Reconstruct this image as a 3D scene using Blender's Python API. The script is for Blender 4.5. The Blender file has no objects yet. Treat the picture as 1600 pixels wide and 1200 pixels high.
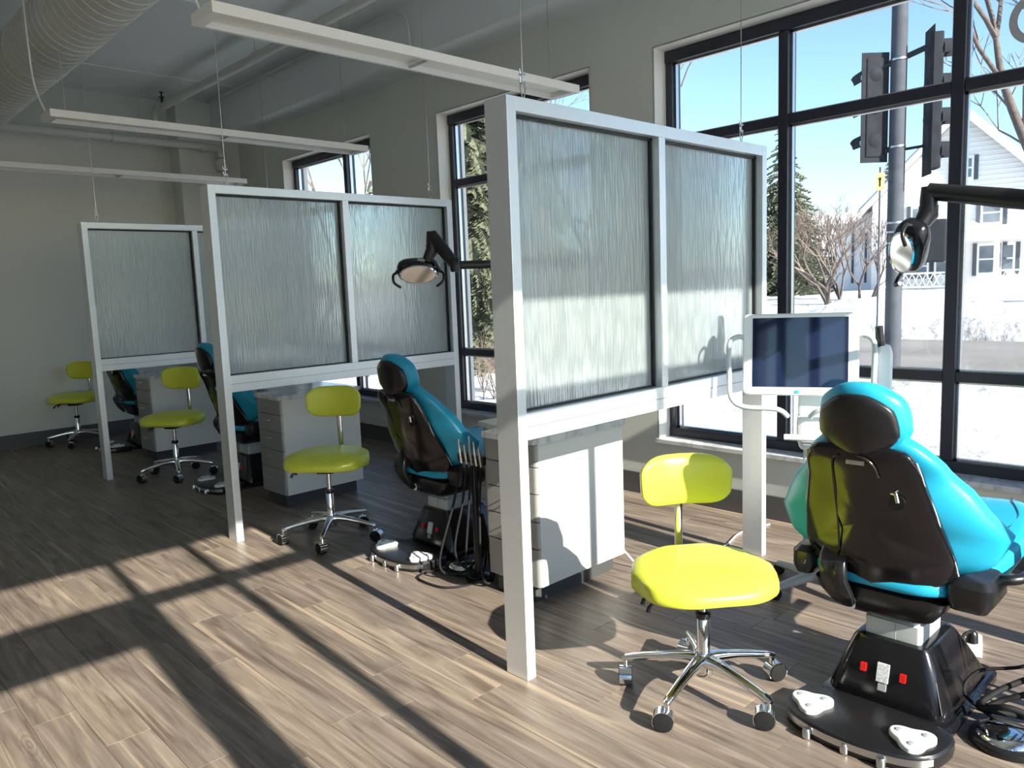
import bpy, bmesh, math, random
from math import sin, cos, pi, radians, atan2, sqrt
from mathutils import Vector, Matrix
random.seed(7)
SC = bpy.context.scene
COL = SC.collection

# ------------------------------------------------------------------ camera
H = 1.472
def camera():
    yaw, pitch, roll, fpx = .7630, -.1234, .0381, 1205.1
    cy, sy, cp, sp = cos(yaw), sin(yaw), cos(pitch), sin(pitch)
    F = Vector((sy*cp, cy*cp, sp)); R = Vector((cy, -sy, 0)); D = F.cross(R)
    c, s = cos(roll), sin(roll)
    R2 = R*c + D*s; D2 = D*c - R*s
    cd = bpy.data.cameras.new('camera'); cd.sensor_width = 36; cd.sensor_fit = 'HORIZONTAL'
    cd.lens = 36*fpx/1600; cd.clip_start = .03; cd.clip_end = 600
    co = bpy.data.objects.new('camera', cd); COL.objects.link(co)
    m = Matrix((R2, -D2, -F)).transposed().to_4x4(); m.translation = Vector((0, 0, H))
    co.matrix_world = m; SC.camera = co
camera()

# ------------------------------------------------------------------ light
SKY, SUN = .106, 5.0
SUN_DIR = Vector((.08, 1, -.538)).normalized()          # the way the sunlight travels
w = bpy.data.worlds.new('sky'); SC.world = w; w.use_nodes = True
nt = w.node_tree; nt.nodes.clear()
sky = nt.nodes.new('ShaderNodeTexSky'); sky.sky_type = 'NISHITA'; sky.sun_disc = False
sky.sun_elevation = math.asin(-SUN_DIR.z); sky.sun_rotation = atan2(-SUN_DIR.x, -SUN_DIR.y)
sky.air_density = 1.0; sky.dust_density = .5; sky.ozone_density = 3.5
bg = nt.nodes.new('ShaderNodeBackground'); bg.inputs[1].default_value = SKY
out = nt.nodes.new('ShaderNodeOutputWorld')
nt.links.new(sky.outputs[0], bg.inputs[0]); nt.links.new(bg.outputs[0], out.inputs[0])
sl = bpy.data.lights.new('sun', 'SUN'); sl.energy = SUN; sl.angle = radians(.55); sl.color = (1, .91, .78)
so = bpy.data.objects.new('sun', sl); COL.objects.link(so)
so.rotation_euler = SUN_DIR.to_track_quat('-Z', 'Y').to_euler(); so.location = (0, -6, 8)
vs = SC.view_settings; vs.view_transform = 'Standard'; vs.look = 'None'; vs.gamma = 1; vs.exposure = 1.67
vs.use_curve_mapping = False
SC.cycles.use_denoising = True
SC.cycles.max_bounces = 10; SC.cycles.diffuse_bounces = 6; SC.cycles.glossy_bounces = 4
SC.cycles.transmission_bounces = 6; SC.cycles.transparent_max_bounces = 16
SC.cycles.sample_clamp_indirect = 10
SC.cycles.caustics_reflective = False; SC.cycles.caustics_refractive = False

# ------------------------------------------------------------------ materials
MATS = {}
def principled(name, color, rough=.5, metal=0, spec=.5, coat=0, noise=None, bump=None):
    """noise=(scale, amount): soft colour variation; bump=(scale, strength, distance)"""
    m = bpy.data.materials.new(name); m.use_nodes = True
    t = m.node_tree; b = t.nodes['Principled BSDF']
    b.inputs['Base Color'].default_value = (*color, 1); b.inputs['Roughness'].default_value = rough
    b.inputs['Metallic'].default_value = metal; b.inputs['Specular IOR Level'].default_value = spec
    b.inputs['Coat Weight'].default_value = coat
    tc = t.nodes.new('ShaderNodeTexCoord')
    if noise:
        n = t.nodes.new('ShaderNodeTexNoise'); n.inputs['Scale'].default_value = noise[0]; n.inputs['Detail'].default_value = 5
        t.links.new(tc.outputs['Object'], n.inputs['Vector'])
        r = t.nodes.new('ShaderNodeValToRGB'); a = noise[1]
        r.color_ramp.elements[0].position = .3; r.color_ramp.elements[1].position = .7
        r.color_ramp.elements[0].color = (*[max(0, c*(1-a)) for c in color], 1)
        r.color_ramp.elements[1].color = (*[min(1, c*(1+a)) for c in color], 1)
        t.links.new(n.outputs[0], r.inputs[0]); t.links.new(r.outputs[0], b.inputs['Base Color'])
    if bump:
        n = t.nodes.new('ShaderNodeTexNoise'); n.inputs['Scale'].default_value = bump[0]; n.inputs['Detail'].default_value = 4
        t.links.new(tc.outputs['Object'], n.inputs['Vector'])
        bp = t.nodes.new('ShaderNodeBump'); bp.inputs['Strength'].default_value = bump[1]; bp.inputs['Distance'].default_value = bump[2]
        t.links.new(n.outputs[0], bp.inputs['Height']); t.links.new(bp.outputs[0], b.inputs['Normal'])
    MATS[name] = m; return m
P = principled
P('wall_paint', (.665, .685, .64), .75, noise=(1.5, .02), bump=(180, .08, .002))
P('reveal_paint', (.80, .79, .74), .7, noise=(2, .02))
P('ceiling_paint', (.71, .77, .775), .8, noise=(1.2, .03))
P('pipe_paint', (.62, .64, .62), .5, noise=(6, .03))
P('duct_paint', (.60, .62, .58), .5, noise=(3, .03))
P('baseboard', (.085, .085, .09), .5, noise=(5, .06))
P('frame_metal', (.018, .020, .034), .32, 0, .6, noise=(20, .1))
P('partition_metal', (.78, .81, .83), .36, .55, .5, noise=(30, .015))
P('gasket', (.012, .013, .014), .5, noise=(30, .1))
P('lamp_white', (.86, .86, .84), .4, noise=(9, .015))
P('diffuser', (.84, .84, .78), .55, noise=(60, .03))
P('lime_vinyl', (.62, .67, .060), .36, 0, .45, noise=(14, .03), bump=(420, .06, .001))
P('blue_vinyl', (.016, .33, .52), .34, 0, .45, noise=(10, .03), bump=(380, .06, .001))
P('blue_piping', (.008, .10, .17), .4, noise=(30, .1))
P('black_plastic', (.010, .010, .012), .30, 0, .5, noise=(60, .15), bump=(500, .05, .0006))
P('black_gloss', (.007, .007, .009), .16, 0, .5, noise=(40, .15))
P('black_rubber', (.010, .010, .011), .75, 0, .25, noise=(50, .15))
P('grey_plastic', (.33, .36, .37), .45, noise=(30, .03))
P('pale_plastic', (.52, .56, .56), .45, noise=(30, .03))
P('white_plastic', (.82, .84, .83), .3, noise=(20, .01))
P('chrome', (.80, .81, .83), .09, 1, .5, noise=(8, .02))
P('steel', (.55, .56, .57), .28, 1, .5, noise=(40, .06))
P('cabinet_panel', (.68, .68, .64), .5, noise=(2.5, .02))
P('drawer_front', (.31, .315, .31), .38, .25, .5, noise=(3, .04))
P('toe_kick', (.05, .052, .055), .5, noise=(8, .08))
P('red_switch', (.55, .01, .008), .35, noise=(60, .1))
P('teal_mark', (.0, .42, .42), .4, noise=(60, .05))
P('screen', (.010, .016, .045), .04, 0, .9, noise=(4, .1))
P('snow', (.64, .65, .665), .85, noise=(.55, .24), bump=(3.0, .7, .10))
P('asphalt', (.20, .19, .178), .85, noise=(.45, .18), bump=(40, .3, .01))
P('bark', (.10, .082, .075), .9, noise=(8, .3))
P('twig', (.17, .135, .115), .9, noise=(5, .25))
P('needles', (.13, .145, .095), .8, noise=(7, .75))
P('house_siding', (.86, .86, .85), .7, noise=(1, .015))
P('house_trim', (.90, .90, .90), .6, noise=(1, .01))
P('house_shutter', (.07, .085, .11), .6, noise=(4, .1))
P('house_glass', (.16, .19, .23), .15, noise=(2, .25))
P('roof_shingle', (.12, .115, .12), .9, noise=(5, .25))
P('stone', (.34, .30, .26), .9, noise=(4, .25))
P('signal_metal', (.020, .023, .030), .85, .0, .15, noise=(7, .25))
P('pole_metal', (.060, .068, .085), .75, .0, .25, noise=(6, .15))
P('sign_yellow', (.75, .55, .20), .5, noise=(8, .06))
P('sign_green', (.1, .45, .2), .5, noise=(8, .06))
P('vinyl_letter', (.42, .42, .43), .6, noise=(20, .03))
P('sticker', (.62, .64, .65), .5, noise=(160, .35))
P('hill_dark', (.19, .17, .165), .9, noise=(.12, .5))
P('barn_red', (.45, .13, .08), .8, noise=(1, .1))

def mat_snow():
    m = bpy.data.materials.new('ground_snow'); m.use_nodes = True; t = m.node_tree; N = t.nodes.new; L = t.links.new
    b = t.nodes['Principled BSDF']; b.inputs['Roughness'].default_value = .85; tc = N('ShaderNodeTexCoord')
    n = N('ShaderNodeTexNoise'); n.inputs['Scale'].default_value = .75; n.inputs['Detail'].default_value = 9; n.inputs['Roughness'].default_value = .68; L(tc.outputs['Object'], n.inputs['Vector'])
    r = N('ShaderNodeValToRGB'); e = r.color_ramp.elements
    e[0].position = .50; e[0].color = (.66, .67, .69, 1); e[1].position = .74; e[1].color = (.16, .145, .13, 1); x = e.new(.60); x.color = (.40, .395, .39, 1)
    L(n.outputs[0], r.inputs[0]); L(r.outputs[0], b.inputs['Base Color'])
    n2 = N('ShaderNodeTexNoise'); n2.inputs['Scale'].default_value = 3.2; n2.inputs['Detail'].default_value = 6; L(tc.outputs['Object'], n2.inputs['Vector'])
    bp = N('ShaderNodeBump'); bp.inputs['Strength'].default_value = .8; bp.inputs['Distance'].default_value = .12; L(n2.outputs[0], bp.inputs['Height']); L(bp.outputs[0], b.inputs['Normal'])
    MATS['ground_snow'] = m
mat_snow()

def mat_glass():
    m = bpy.data.materials.new('window_glass'); m.use_nodes = True; t = m.node_tree; t.nodes.clear()
    o = t.nodes.new('ShaderNodeOutputMaterial'); mix = t.nodes.new('ShaderNodeMixShader')
    tr = t.nodes.new('ShaderNodeBsdfTransparent'); tr.inputs[0].default_value = (.955, .975, .975, 1)
    gl = t.nodes.new('ShaderNodeBsdfGlossy'); gl.inputs['Roughness'].default_value = .01
    lw = t.nodes.new('ShaderNodeLayerWeight'); lw.inputs[0].default_value = .5
    pw = t.nodes.new('ShaderNodeMath'); pw.operation = 'POWER'; t.links.new(lw.outputs['Facing'], pw.inputs[0]); pw.inputs[1].default_value = 5
    fr = t.nodes.new('ShaderNodeMath'); fr.operation = 'MULTIPLY_ADD'; t.links.new(pw.outputs[0], fr.inputs[0]); fr.inputs[1].default_value = .9; fr.inputs[2].default_value = .03
    t.links.new(fr.outputs[0], mix.inputs[0]); t.links.new(tr.outputs[0], mix.inputs[1]); t.links.new(gl.outputs[0], mix.inputs[2])
    t.links.new(mix.outputs[0], o.inputs[0]); MATS['window_glass'] = m
mat_glass()

def mat_reeded(name, clear):
    """textured pane: one face pressed with a rain pattern, the other face plain clear"""
    m = bpy.data.materials.new(name); m.use_nodes = True; t = m.node_tree; t.nodes.clear()
    N = t.nodes.new; L = t.links.new
    o = N('ShaderNodeOutputMaterial')
    if clear:
        tr = N('ShaderNodeBsdfTransparent'); tr.inputs[0].default_value = (.93, .965, .96, 1)
        gl = N('ShaderNodeBsdfGlossy'); gl.inputs['Roughness'].default_value = .06
        mix = N('ShaderNodeMixShader'); mix.inputs[0].default_value = .05
        L(tr.outputs[0], mix.inputs[1]); L(gl.outputs[0], mix.inputs[2]); L(mix.outputs[0], o.inputs[0])
        MATS[name] = m; return
    tc = N('ShaderNodeTexCoord')
    mp = N('ShaderNodeMapping'); mp.inputs['Scale'].default_value = (95, 1, 7.5); L(tc.outputs['Object'], mp.inputs[0])
    n1 = N('ShaderNodeTexNoise'); n1.inputs['Scale'].default_value = 1; n1.inputs['Detail'].default_value = 3; L(mp.outputs[0], n1.inputs['Vector'])
    mp2 = N('ShaderNodeMapping'); mp2.inputs['Scale'].default_value = (26, 1, 8.5); L(tc.outputs['Object'], mp2.inputs[0])
    v = N('ShaderNodeTexVoronoi'); v.inputs['Scale'].default_value = 1; L(mp2.outputs[0], v.inputs['Vector'])
    ad = N('ShaderNodeMath'); ad.operation = 'MULTIPLY_ADD'; L(v.outputs['Distance'], ad.inputs[0]); ad.inputs[1].default_value = .55; L(n1.outputs[0], ad.inputs[2])
    bp = N('ShaderNodeBump'); bp.inputs['Strength'].default_value = 1.0; bp.inputs['Distance'].default_value = .007; L(ad.outputs[0], bp.inputs['Height'])
    cr = N('ShaderNodeValToRGB'); cr.color_ramp.elements[0].position = .45; cr.color_ramp.elements[1].position = 1.0
    cr.color_ramp.elements[0].color = (.84, .92, .95, 1); cr.color_ramp.elements[1].color = (.52, .63, .66, 1); L(ad.outputs[0], cr.inputs[0])
    df = N('ShaderNodeBsdfDiffuse'); L(cr.outputs[0], df.inputs[0]); L(bp.outputs[0], df.inputs['Normal'])
    tl = N('ShaderNodeBsdfTranslucent'); tl.inputs[0].default_value = (.84, .95, 1, 1); L(bp.outputs[0], tl.inputs['Normal'])
    rf = N('ShaderNodeBsdfRefraction'); rf.inputs['Color'].default_value = (.93, .98, 1, 1); rf.inputs['Roughness'].default_value = .30; rf.inputs['IOR'].default_value = 1.22
    L(bp.outputs[0], rf.inputs['Normal'])
    gl = N('ShaderNodeBsdfGlossy'); gl.inputs['Roughness'].default_value = .22; L(bp.outputs[0], gl.inputs['Normal'])
    m1 = N('ShaderNodeMixShader'); m1.inputs[0].default_value = .38; L(rf.outputs[0], m1.inputs[1]); L(tl.outputs[0], m1.inputs[2])
    m2 = N('ShaderNodeMixShader'); m2.inputs[0].default_value = .26; L(m1.outputs[0], m2.inputs[1]); L(df.outputs[0], m2.inputs[2])
    m3 = N('ShaderNodeMixShader'); m3.inputs[0].default_value = .11; L(m2.outputs[0], m3.inputs[1]); L(gl.outputs[0], m3.inputs[2])
    tp = N('ShaderNodeBsdfTransparent'); tp.inputs[0].default_value = (.94, .98, 1, 1)
    m4 = N('ShaderNodeMixShader'); m4.inputs[0].default_value = .06; L(m3.outputs[0], m4.inputs[1]); L(tp.outputs[0], m4.inputs[2])
    L(m4.outputs[0], o.inputs[0]); MATS[name] = m
mat_reeded('reeded_glass', False); mat_reeded('reeded_back', True)

def mat_wood():
    m = bpy.data.materials.new('floor_wood'); m.use_nodes = True; t = m.node_tree; N = t.nodes.new; L = t.links.new
    b = t.nodes['Principled BSDF']
    tc = N('ShaderNodeTexCoord'); oi = N('ShaderNodeObjectInfo')
    sc = N('ShaderNodeVectorMath'); sc.operation = 'SCALE'; sc.inputs[0].default_value = (37, 91, 53); L(oi.outputs['Random'], sc.inputs['Scale'])
    ad = N('ShaderNodeVectorMath'); ad.operation = 'ADD'; L(tc.outputs['Object'], ad.inputs[0]); L(sc.outputs[0], ad.inputs[1])
    def noise(scale, detail, dist):
        mp = N('ShaderNodeMapping'); mp.inputs['Scale'].default_value = scale; L(ad.outputs[0], mp.inputs[0])
        n = N('ShaderNodeTexNoise'); n.inputs['Scale'].default_value = 1; n.inputs['Detail'].default_value = detail; n.inputs['Distortion'].default_value = dist
        L(mp.outputs[0], n.inputs['Vector']); return n
    n1 = noise((13, 1.15, 1), 7, 2.2)        # broad cathedral streaks
    n2 = noise((110, 3.2, 1), 4, .4)        # fine grain
    n3 = noise((3, 2.2, 1), 3, .8)          # clouds
    r1 = N('ShaderNodeValToRGB'); e = r1.color_ramp.elements
    e[0].position = .27; e[0].color = (.115, .088, .072, 1); e[1].position = .75; e[1].color = (.33, .272, .220, 1)
    x = e.new(.45); x.color = (.195, .160, .132, 1); x = e.new(.58); x.color = (.245, .204, .170, 1)
    L(n1.outputs[0], r1.inputs[0])
    r2 = N('ShaderNodeValToRGB'); r2.color_ramp.elements[0].color = (.72, .70, .69, 1); r2.color_ramp.elements[1].color = (1.12, 1.12, 1.12, 1)
    r2.color_ramp.elements[0].position = .3; r2.color_ramp.elements[1].position = .7; L(n2.outputs[0], r2.inputs[0])
    mu = N('ShaderNodeMix'); mu.data_type = 'RGBA'; mu.blend_type = 'MULTIPLY'; mu.inputs[0].default_value = .8; L(r1.outputs[0], mu.inputs[6]); L(r2.outputs[0], mu.inputs[7])
    r3 = N('ShaderNodeValToRGB'); r3.color_ramp.elements[0].color = (.84, .84, .86, 1); r3.color_ramp.elements[1].color = (1.12, 1.11, 1.09, 1); L(oi.outputs['Random'], r3.inputs[0])
    mu2 = N('ShaderNodeMix'); mu2.data_type = 'RGBA'; mu2.blend_type = 'MULTIPLY'; mu2.inputs[0].default_value = 1; L(mu.outputs[2], mu2.inputs[6]); L(r3.outputs[0], mu2.inputs[7])
    r4 = N('ShaderNodeValToRGB'); r4.color_ramp.elements[0].color = (.82, .82, .83, 1); r4.color_ramp.elements[1].color = (1.12, 1.1, 1.08, 1); L(n3.outputs[0], r4.inputs[0])
    mu3 = N('ShaderNodeMix'); mu3.data_type = 'RGBA'; mu3.blend_type = 'MULTIPLY'; mu3.inputs[0].default_value = 1; L(mu2.outputs[2], mu3.inputs[6]); L(r4.outputs[0], mu3.inputs[7])
    mv = N('ShaderNodeMapping'); mv.inputs['Scale'].default_value = (6.2, 1.5, 1); L(ad.outputs[0], mv.inputs[0])
    vo = N('ShaderNodeTexVoronoi'); vo.inputs['Scale'].default_value = 1; L(mv.outputs[0], vo.inputs['Vector'])
    nd = noise((9, 5, 1), 3, .6); da = N('ShaderNodeMath'); da.operation = 'MULTIPLY_ADD'; L(nd.outputs[0], da.inputs[0]); da.inputs[1].default_value = .14; L(vo.outputs['Distance'], da.inputs[2])
    sn = N('ShaderNodeMath'); sn.operation = 'MULTIPLY'; L(da.outputs[0], sn.inputs[0]); sn.inputs[1].default_value = 95
    si = N('ShaderNodeMath'); si.operation = 'SINE'; L(sn.outputs[0], si.inputs[0])
    fd = N('ShaderNodeMapRange'); fd.inputs[1].default_value = .12; fd.inputs[2].default_value = .34; fd.inputs[3].default_value = .17; fd.inputs[4].default_value = 0; L(da.outputs[0], fd.inputs[0])
    kf = N('ShaderNodeMath'); kf.operation = 'MULTIPLY_ADD'; L(si.outputs[0], kf.inputs[0]); L(fd.outputs[0], kf.inputs[1]); kf.inputs[2].default_value = .98
    mk = N('ShaderNodeVectorMath'); mk.operation = 'SCALE'; L(mu3.outputs[2], mk.inputs[0]); L(kf.outputs[0], mk.inputs['Scale'])
    ns = noise((24, .55, 1), 2, .9); st = N('ShaderNodeMapRange'); st.inputs[1].default_value = .60; st.inputs[2].default_value = .72; st.inputs[3].default_value = 0; st.inputs[4].default_value = .62; L(ns.outputs[0], st.inputs[0])
    ms = N('ShaderNodeMix'); ms.data_type = 'RGBA'; L(st.outputs[0], ms.inputs[0]); L(mk.outputs[0], ms.inputs[6]); ms.inputs[7].default_value = (.44, .345, .25, 1)
    L(ms.outputs[2], b.inputs['Base Color'])
    b.inputs['Roughness'].default_value = .40; b.inputs['Specular IOR Level'].default_value = .35
    bp = N('ShaderNodeBump'); bp.inputs['Strength'].default_value = .12; bp.inputs['Distance'].default_value = .001; L(n2.outputs[0], bp.inputs['Height']); L(bp.outputs[0], b.inputs['Normal'])
    MATS['floor_wood'] = m
mat_wood()

def mat_marble():
    m = bpy.data.materials.new('marble'); m.use_nodes = True; t = m.node_tree; N = t.nodes.new; L = t.links.new
    b = t.nodes['Principled BSDF']; tc = N('ShaderNodeTexCoord')
    n = N('ShaderNodeTexNoise'); n.inputs['Scale'].default_value = 5; n.inputs['Detail'].default_value = 6; n.inputs['Distortion'].default_value = 1.4
    L(tc.outputs['Object'], n.inputs['Vector'])
    r = N('ShaderNodeValToRGB'); e = r.color_ramp.elements
    e[0].position = .3; e[0].color = (.66, .67, .68, 1); e[1].position = .72; e[1].color = (.72, .72, .71, 1)
    x = e.new(.47); x.color = (.58, .59, .61, 1); x = e.new(.51); x.color = (.44, .45, .47, 1); x = e.new(.55); x.color = (.62, .63, .64, 1)
    L(n.outputs[0], r.inputs[0]); L(r.outputs[0], b.inputs['Base Color']); b.inputs['Roughness'].default_value = .2
    MATS['marble'] = m
mat_marble()

# ------------------------------------------------------------------ mesh helpers
class MB:
    def __init__(s): s.v = []; s.f = []; s.mi = []
    def add(s, vs, fs, mi=0):
        k = len(s.v); s.v += [tuple(p) for p in vs]
        for f in fs: s.f.append(tuple(i+k for i in f)); s.mi.append(mi)
        return s
    def box(s, x0, x1, y0, y1, z0, z1, mi=0):
        return s.add([(x0,y0,z0),(x1,y0,z0),(x1,y1,z0),(x0,y1,z0),(x0,y0,z1),(x1,y0,z1),(x1,y1,z1),(x0,y1,z1)],
                     [(0,3,2,1),(4,5,6,7),(0,1,5,4),(1,2,6,5),(2,3,7,6),(3,0,4,7)], mi)
    def obox(s, c, size, rot=None):
        """box about c, optional 3x3 rotation"""
        hx, hy, hz = [a/2 for a in size]; R = rot or Matrix.Identity(3); c = Vector(c)
        vs = [c + R @ Vector(p) for p in [(-hx,-hy,-hz),(hx,-hy,-hz),(hx,hy,-hz),(-hx,hy,-hz),(-hx,-hy,hz),(hx,-hy,hz),(hx,hy,hz),(-hx,hy,hz)]]
        return s.add(vs, [(0,3,2,1),(4,5,6,7),(0,1,5,4),(1,2,6,5),(2,3,7,6),(3,0,4,7)])
    def loft(s, rings, cap=True, closed=True):
        n = len(rings[0]); vs = [p for r in rings for p in r]; fs = []
        for i in range(len(rings)-1):
            for j in range(n if closed else n-1):
                a = i*n+j; b = i*n+(j+1) % n; fs.append((a, b, b+n, a+n))
        if cap: fs.append(tuple(reversed(range(n)))); fs.append(tuple((len(rings)-1)*n+j for j in range(n)))
        return s.add(vs, fs)
    def tube(s, pts, r, n=10, cap=True, flat=1.0):
        pts = [Vector(p) for p in pts]; rs = r if isinstance(r, (list, tuple)) else [r]*len(pts)
        rings = []; up = None
        for i, p in enumerate(pts):
            d = (pts[min(i+1, len(pts)-1)] - pts[max(i-1, 0)]).normalized()
            if up is None:
                up = Vector((0, 0, 1)) if abs(d.z) < .9 else Vector((1, 0, 0))
            a = d.cross(up).normalized(); b = a.cross(d).normalized(); up = b
            rings.append([p + a*(cos(2*pi*k/n)*rs[i]) + b*(sin(2*pi*k/n)*rs[i]*flat) for k in range(n)])
        return s.loft(rings, cap)
    def lathe(s, prof, c=(0, 0, 0), n=20, axis='z'):
        rings = []
        for r, h in prof:
            ring = []
            for k in range(n):
                a = 2*pi*k/n; x, y = r*cos(a), r*sin(a)
                q = (x, y, h) if axis == 'z' else ((h, x, y) if axis == 'x' else (y, h, x))
                ring.append((c[0]+q[0], c[1]+q[1], c[2]+q[2]))
            rings.append(ring)
        return s.loft(rings)
    def prism(s, poly, z0, z1):
        return s.loft([[(x, y, z0) for x, y in poly], [(x, y, z1) for x, y in poly]])
    def pad(s, fn, nu=40, nv=20, e1=.5, e2=.5):
        """closed superellipsoid in (-1..1)^3, bent by fn(u, v, w) -> point"""
        def pw(t, e): return math.copysign(abs(t)**e, t)
        rings = []
        for i in range(1, nv):
            b = -pi/2 + pi*i/nv
            rings.append([fn(pw(cos(b), e1)*pw(cos(2*pi*k/nu), e2), pw(cos(b), e1)*pw(sin(2*pi*k/nu), e2), pw(sin(b), e1)) for k in range(nu)])
        k0 = len(s.v); s.loft(rings, cap=False)
        s.v.append(tuple(fn(0, 0, -1))); s.v.append(tuple(fn(0, 0, 1))); a = len(s.v)-2; last = k0+(len(rings)-1)*nu
        for k in range(nu):
            s.f.append((a, k0+(k+1) % nu, k0+k)); s.mi.append(0)
            s.f.append((a+1, last+k, last+(k+1) % nu)); s.mi.append(0)
        return s
    def mesh(s, name, mats, smooth=None):
        me = bpy.data.meshes.new(name); me.from_pydata(s.v, [], s.f); me.update()
        for m in ([mats] if isinstance(mats, str) else mats): me.materials.append(MATS[m])
        if any(s.mi): me.polygons.foreach_set('material_index', s.mi)
        bm = bmesh.new(); bm.from_mesh(me); bmesh.ops.recalc_face_normals(bm, faces=bm.faces); bm.to_mesh(me); bm.free()
        if smooth is not None:
            me.polygons.foreach_set('use_smooth', [True]*len(me.polygons)); me.set_sharp_from_angle(angle=radians(smooth))
        return me
    def build(s, name, mats, parent=None, smooth=None, bevel=0, loc=None):
        o = bpy.data.objects.new(name, s.mesh(name, mats, smooth)); COL.objects.link(o)
        if parent: o.parent = parent
        if loc: o.location = loc
        if bevel:
            b = o.modifiers.new('bevel', 'BEVEL'); b.width = bevel; b.segments = 2; b.limit_method = 'ANGLE'; b.angle_limit = radians(40)
        return o
def tag(o, label=None, cat=None, group=None, kind=None):
    if label: o['label'] = label
    if cat: o['category'] = cat
    if group: o['group'] = group
    if kind: o['kind'] = kind
    return o
def empty(name, loc=(0, 0, 0), rz=0):
    o = bpy.data.objects.new(name, None); COL.objects.link(o); o.location = loc; o.rotation_euler = (0, 0, rz); o.empty_display_size = .1
    return o
def copy_tree(o, parent=None):
    c = o.copy(); COL.objects.link(c)
    if parent: c.parent = parent
    for ch in list(o.children): copy_tree(ch, c)
    return c
def bez(p0, p1, p2, p3, n=16):
    p0, p1, p2, p3 = map(Vector, (p0, p1, p2, p3)); r = []
    for i in range(n+1):
        t = i/n; r.append(p0*(1-t)**3 + p1*3*t*(1-t)**2 + p2*3*t*t*(1-t) + p3*t**3)
    return r
def spline(pts, n=8):
    pts = [Vector(p) for p in pts]; r = []
    for i in range(len(pts)-1):
        a = pts[max(i-1, 0)]; b = pts[i]; c = pts[i+1]; d = pts[min(i+2, len(pts)-1)]
        for k in range(n):
            t = k/n; r.append(.5*((2*b)+(c-a)*t+(2*a-5*b+4*c-d)*t*t+(3*b-a-3*c+d)*t**3))
    r.append(pts[-1]); return r
def lerp(keys, t):
    if t <= keys[0][0]: return keys[0][1]
    for (a, x), (b, y) in zip(keys, keys[1:]):
        if t <= b:
            k = (t-a)/(b-a); k = k*k*(3-2*k); return x+(y-x)*k
    return keys[-1][1]

# ------------------------------------------------------------------ room shell
XW, YS, YB, XL, ZC = 4.32, -.57, 9.38, -3.6, 3.77
WT = .30                                              # outer wall thickness
def struct(name, mb, mat, label, bevel=0, smooth=None):
    o = mb.build(name, mat, None, smooth, bevel); tag(o, label, name.split('_')[0], kind='structure'); return o
# floor: a slab with individual planks on it
ROOT_FLOOR = struct('floor', MB().box(XL-.2, XW+.02, YS-.02, YB+.05, -.06, -.008), 'floor_wood', 'grey brown wood plank floor of the treatment room')
PW, PL = .1465, 1.22
def plank_mesh(L):
    m = MB(); g = .0006; c = .0005; x1 = PW/2-g; y1 = L/2-g
    rings = [[(-x1,-y1,-.008),(x1,-y1,-.008),(x1,y1,-.008),(-x1,y1,-.008)], [(-x1,-y1,-c),(x1,-y1,-c),(x1,y1,-c),(-x1,y1,-c)],
             [(-x1+c,-y1+c,0),(x1-c,-y1+c,0),(x1-c,y1-c,0),(-x1+c,y1-c,0)]]
    return m.loft(rings)
FULL = plank_mesh(PL).mesh('plank', 'floor_wood')
rp = random.Random(3); ncol = 0; x = XW - PW/2
rest = MB()
while x > XL - PW:
    off = -rp.random()*PL; y = YS + off
    while y < YB:
        a, b = max(y, YS), min(y+PL, YB)
        if b-a > .03:
            if ncol < 29:
                if b-a > PL-1e-4: me = FULL
                else: me = plank_mesh(b-a).mesh('plank', 'floor_wood')
                o = bpy.data.objects.new('plank', me); COL.objects.link(o); o.parent = ROOT_FLOOR; o.location = (x, (a+b)/2, 0)
            else:
                pm = plank_mesh(b-a); rest.add([(p[0]+x, p[1]+(a+b)/2, p[2]) for p in pm.v], pm.f)
        y += PL
    x -= PW; ncol += 1
tag(rest.build('plank_field', 'floor_wood', ROOT_FLOOR), kind='stuff')

struct('ceiling', MB().box(XL-.2, XW+WT, YS-.3, YB+.3, ZC, ZC+.15), 'ceiling_paint', 'pale grey painted ceiling slab')
sm = MB()
for yy in (1.2, 3.7, 6.2, 8.35): sm.box(XL, XW, yy-.012, yy+.012, ZC-.01, ZC+.02)
struct('trim_1', sm, 'ceiling_paint', 'thin raised joint strips across the ceiling')
struct('trim_2', MB().box(4.0, XW+.05, YS, YB, 3.36, ZC+.05), 'ceiling_paint', 'painted beam box along the top of the window wall', .006)
# east wall with three window openings
WINS = [(-.40, 3.08), (3.62, 5.335), (6.345, 8.075)]
Z0, Z1 = .395, 2.98
wm = MB(); ys = [YS-WT]
wm.box(XW, XW+WT, YS-WT, YB+.3, -.25, Z0); wm.box(XW, XW+WT, YS-WT, YB+.3, Z1, ZC+.15)
edges = [YS-WT] + [e for w_ in WINS for e in w_] + [YB+.3]
for a, b in zip(edges[::2], edges[1::2]): wm.box(XW, XW+WT, a, b, Z0, Z1)
struct('wall_east', wm, 'wall_paint', 'warm grey painted wall holding the tall windows')
struct('wall_back', MB().box(XL-.2, XW, YB, YB+.25, -.25, ZC+.1), 'wall_paint', 'warm grey painted end wall behind the last bay')
struct('wall_west', MB().box(XL-.25, XL, YS-.3, YB+.25, -.25, ZC+.1), 'wall_paint', 'plain painted wall across from the windows')
struct('trim_3', MB().box(3.60, XW+.01, 9.12, YB+.02, 0, ZC+.02), 'wall_paint', 'boxed corner column beside the end wall', .005)
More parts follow.
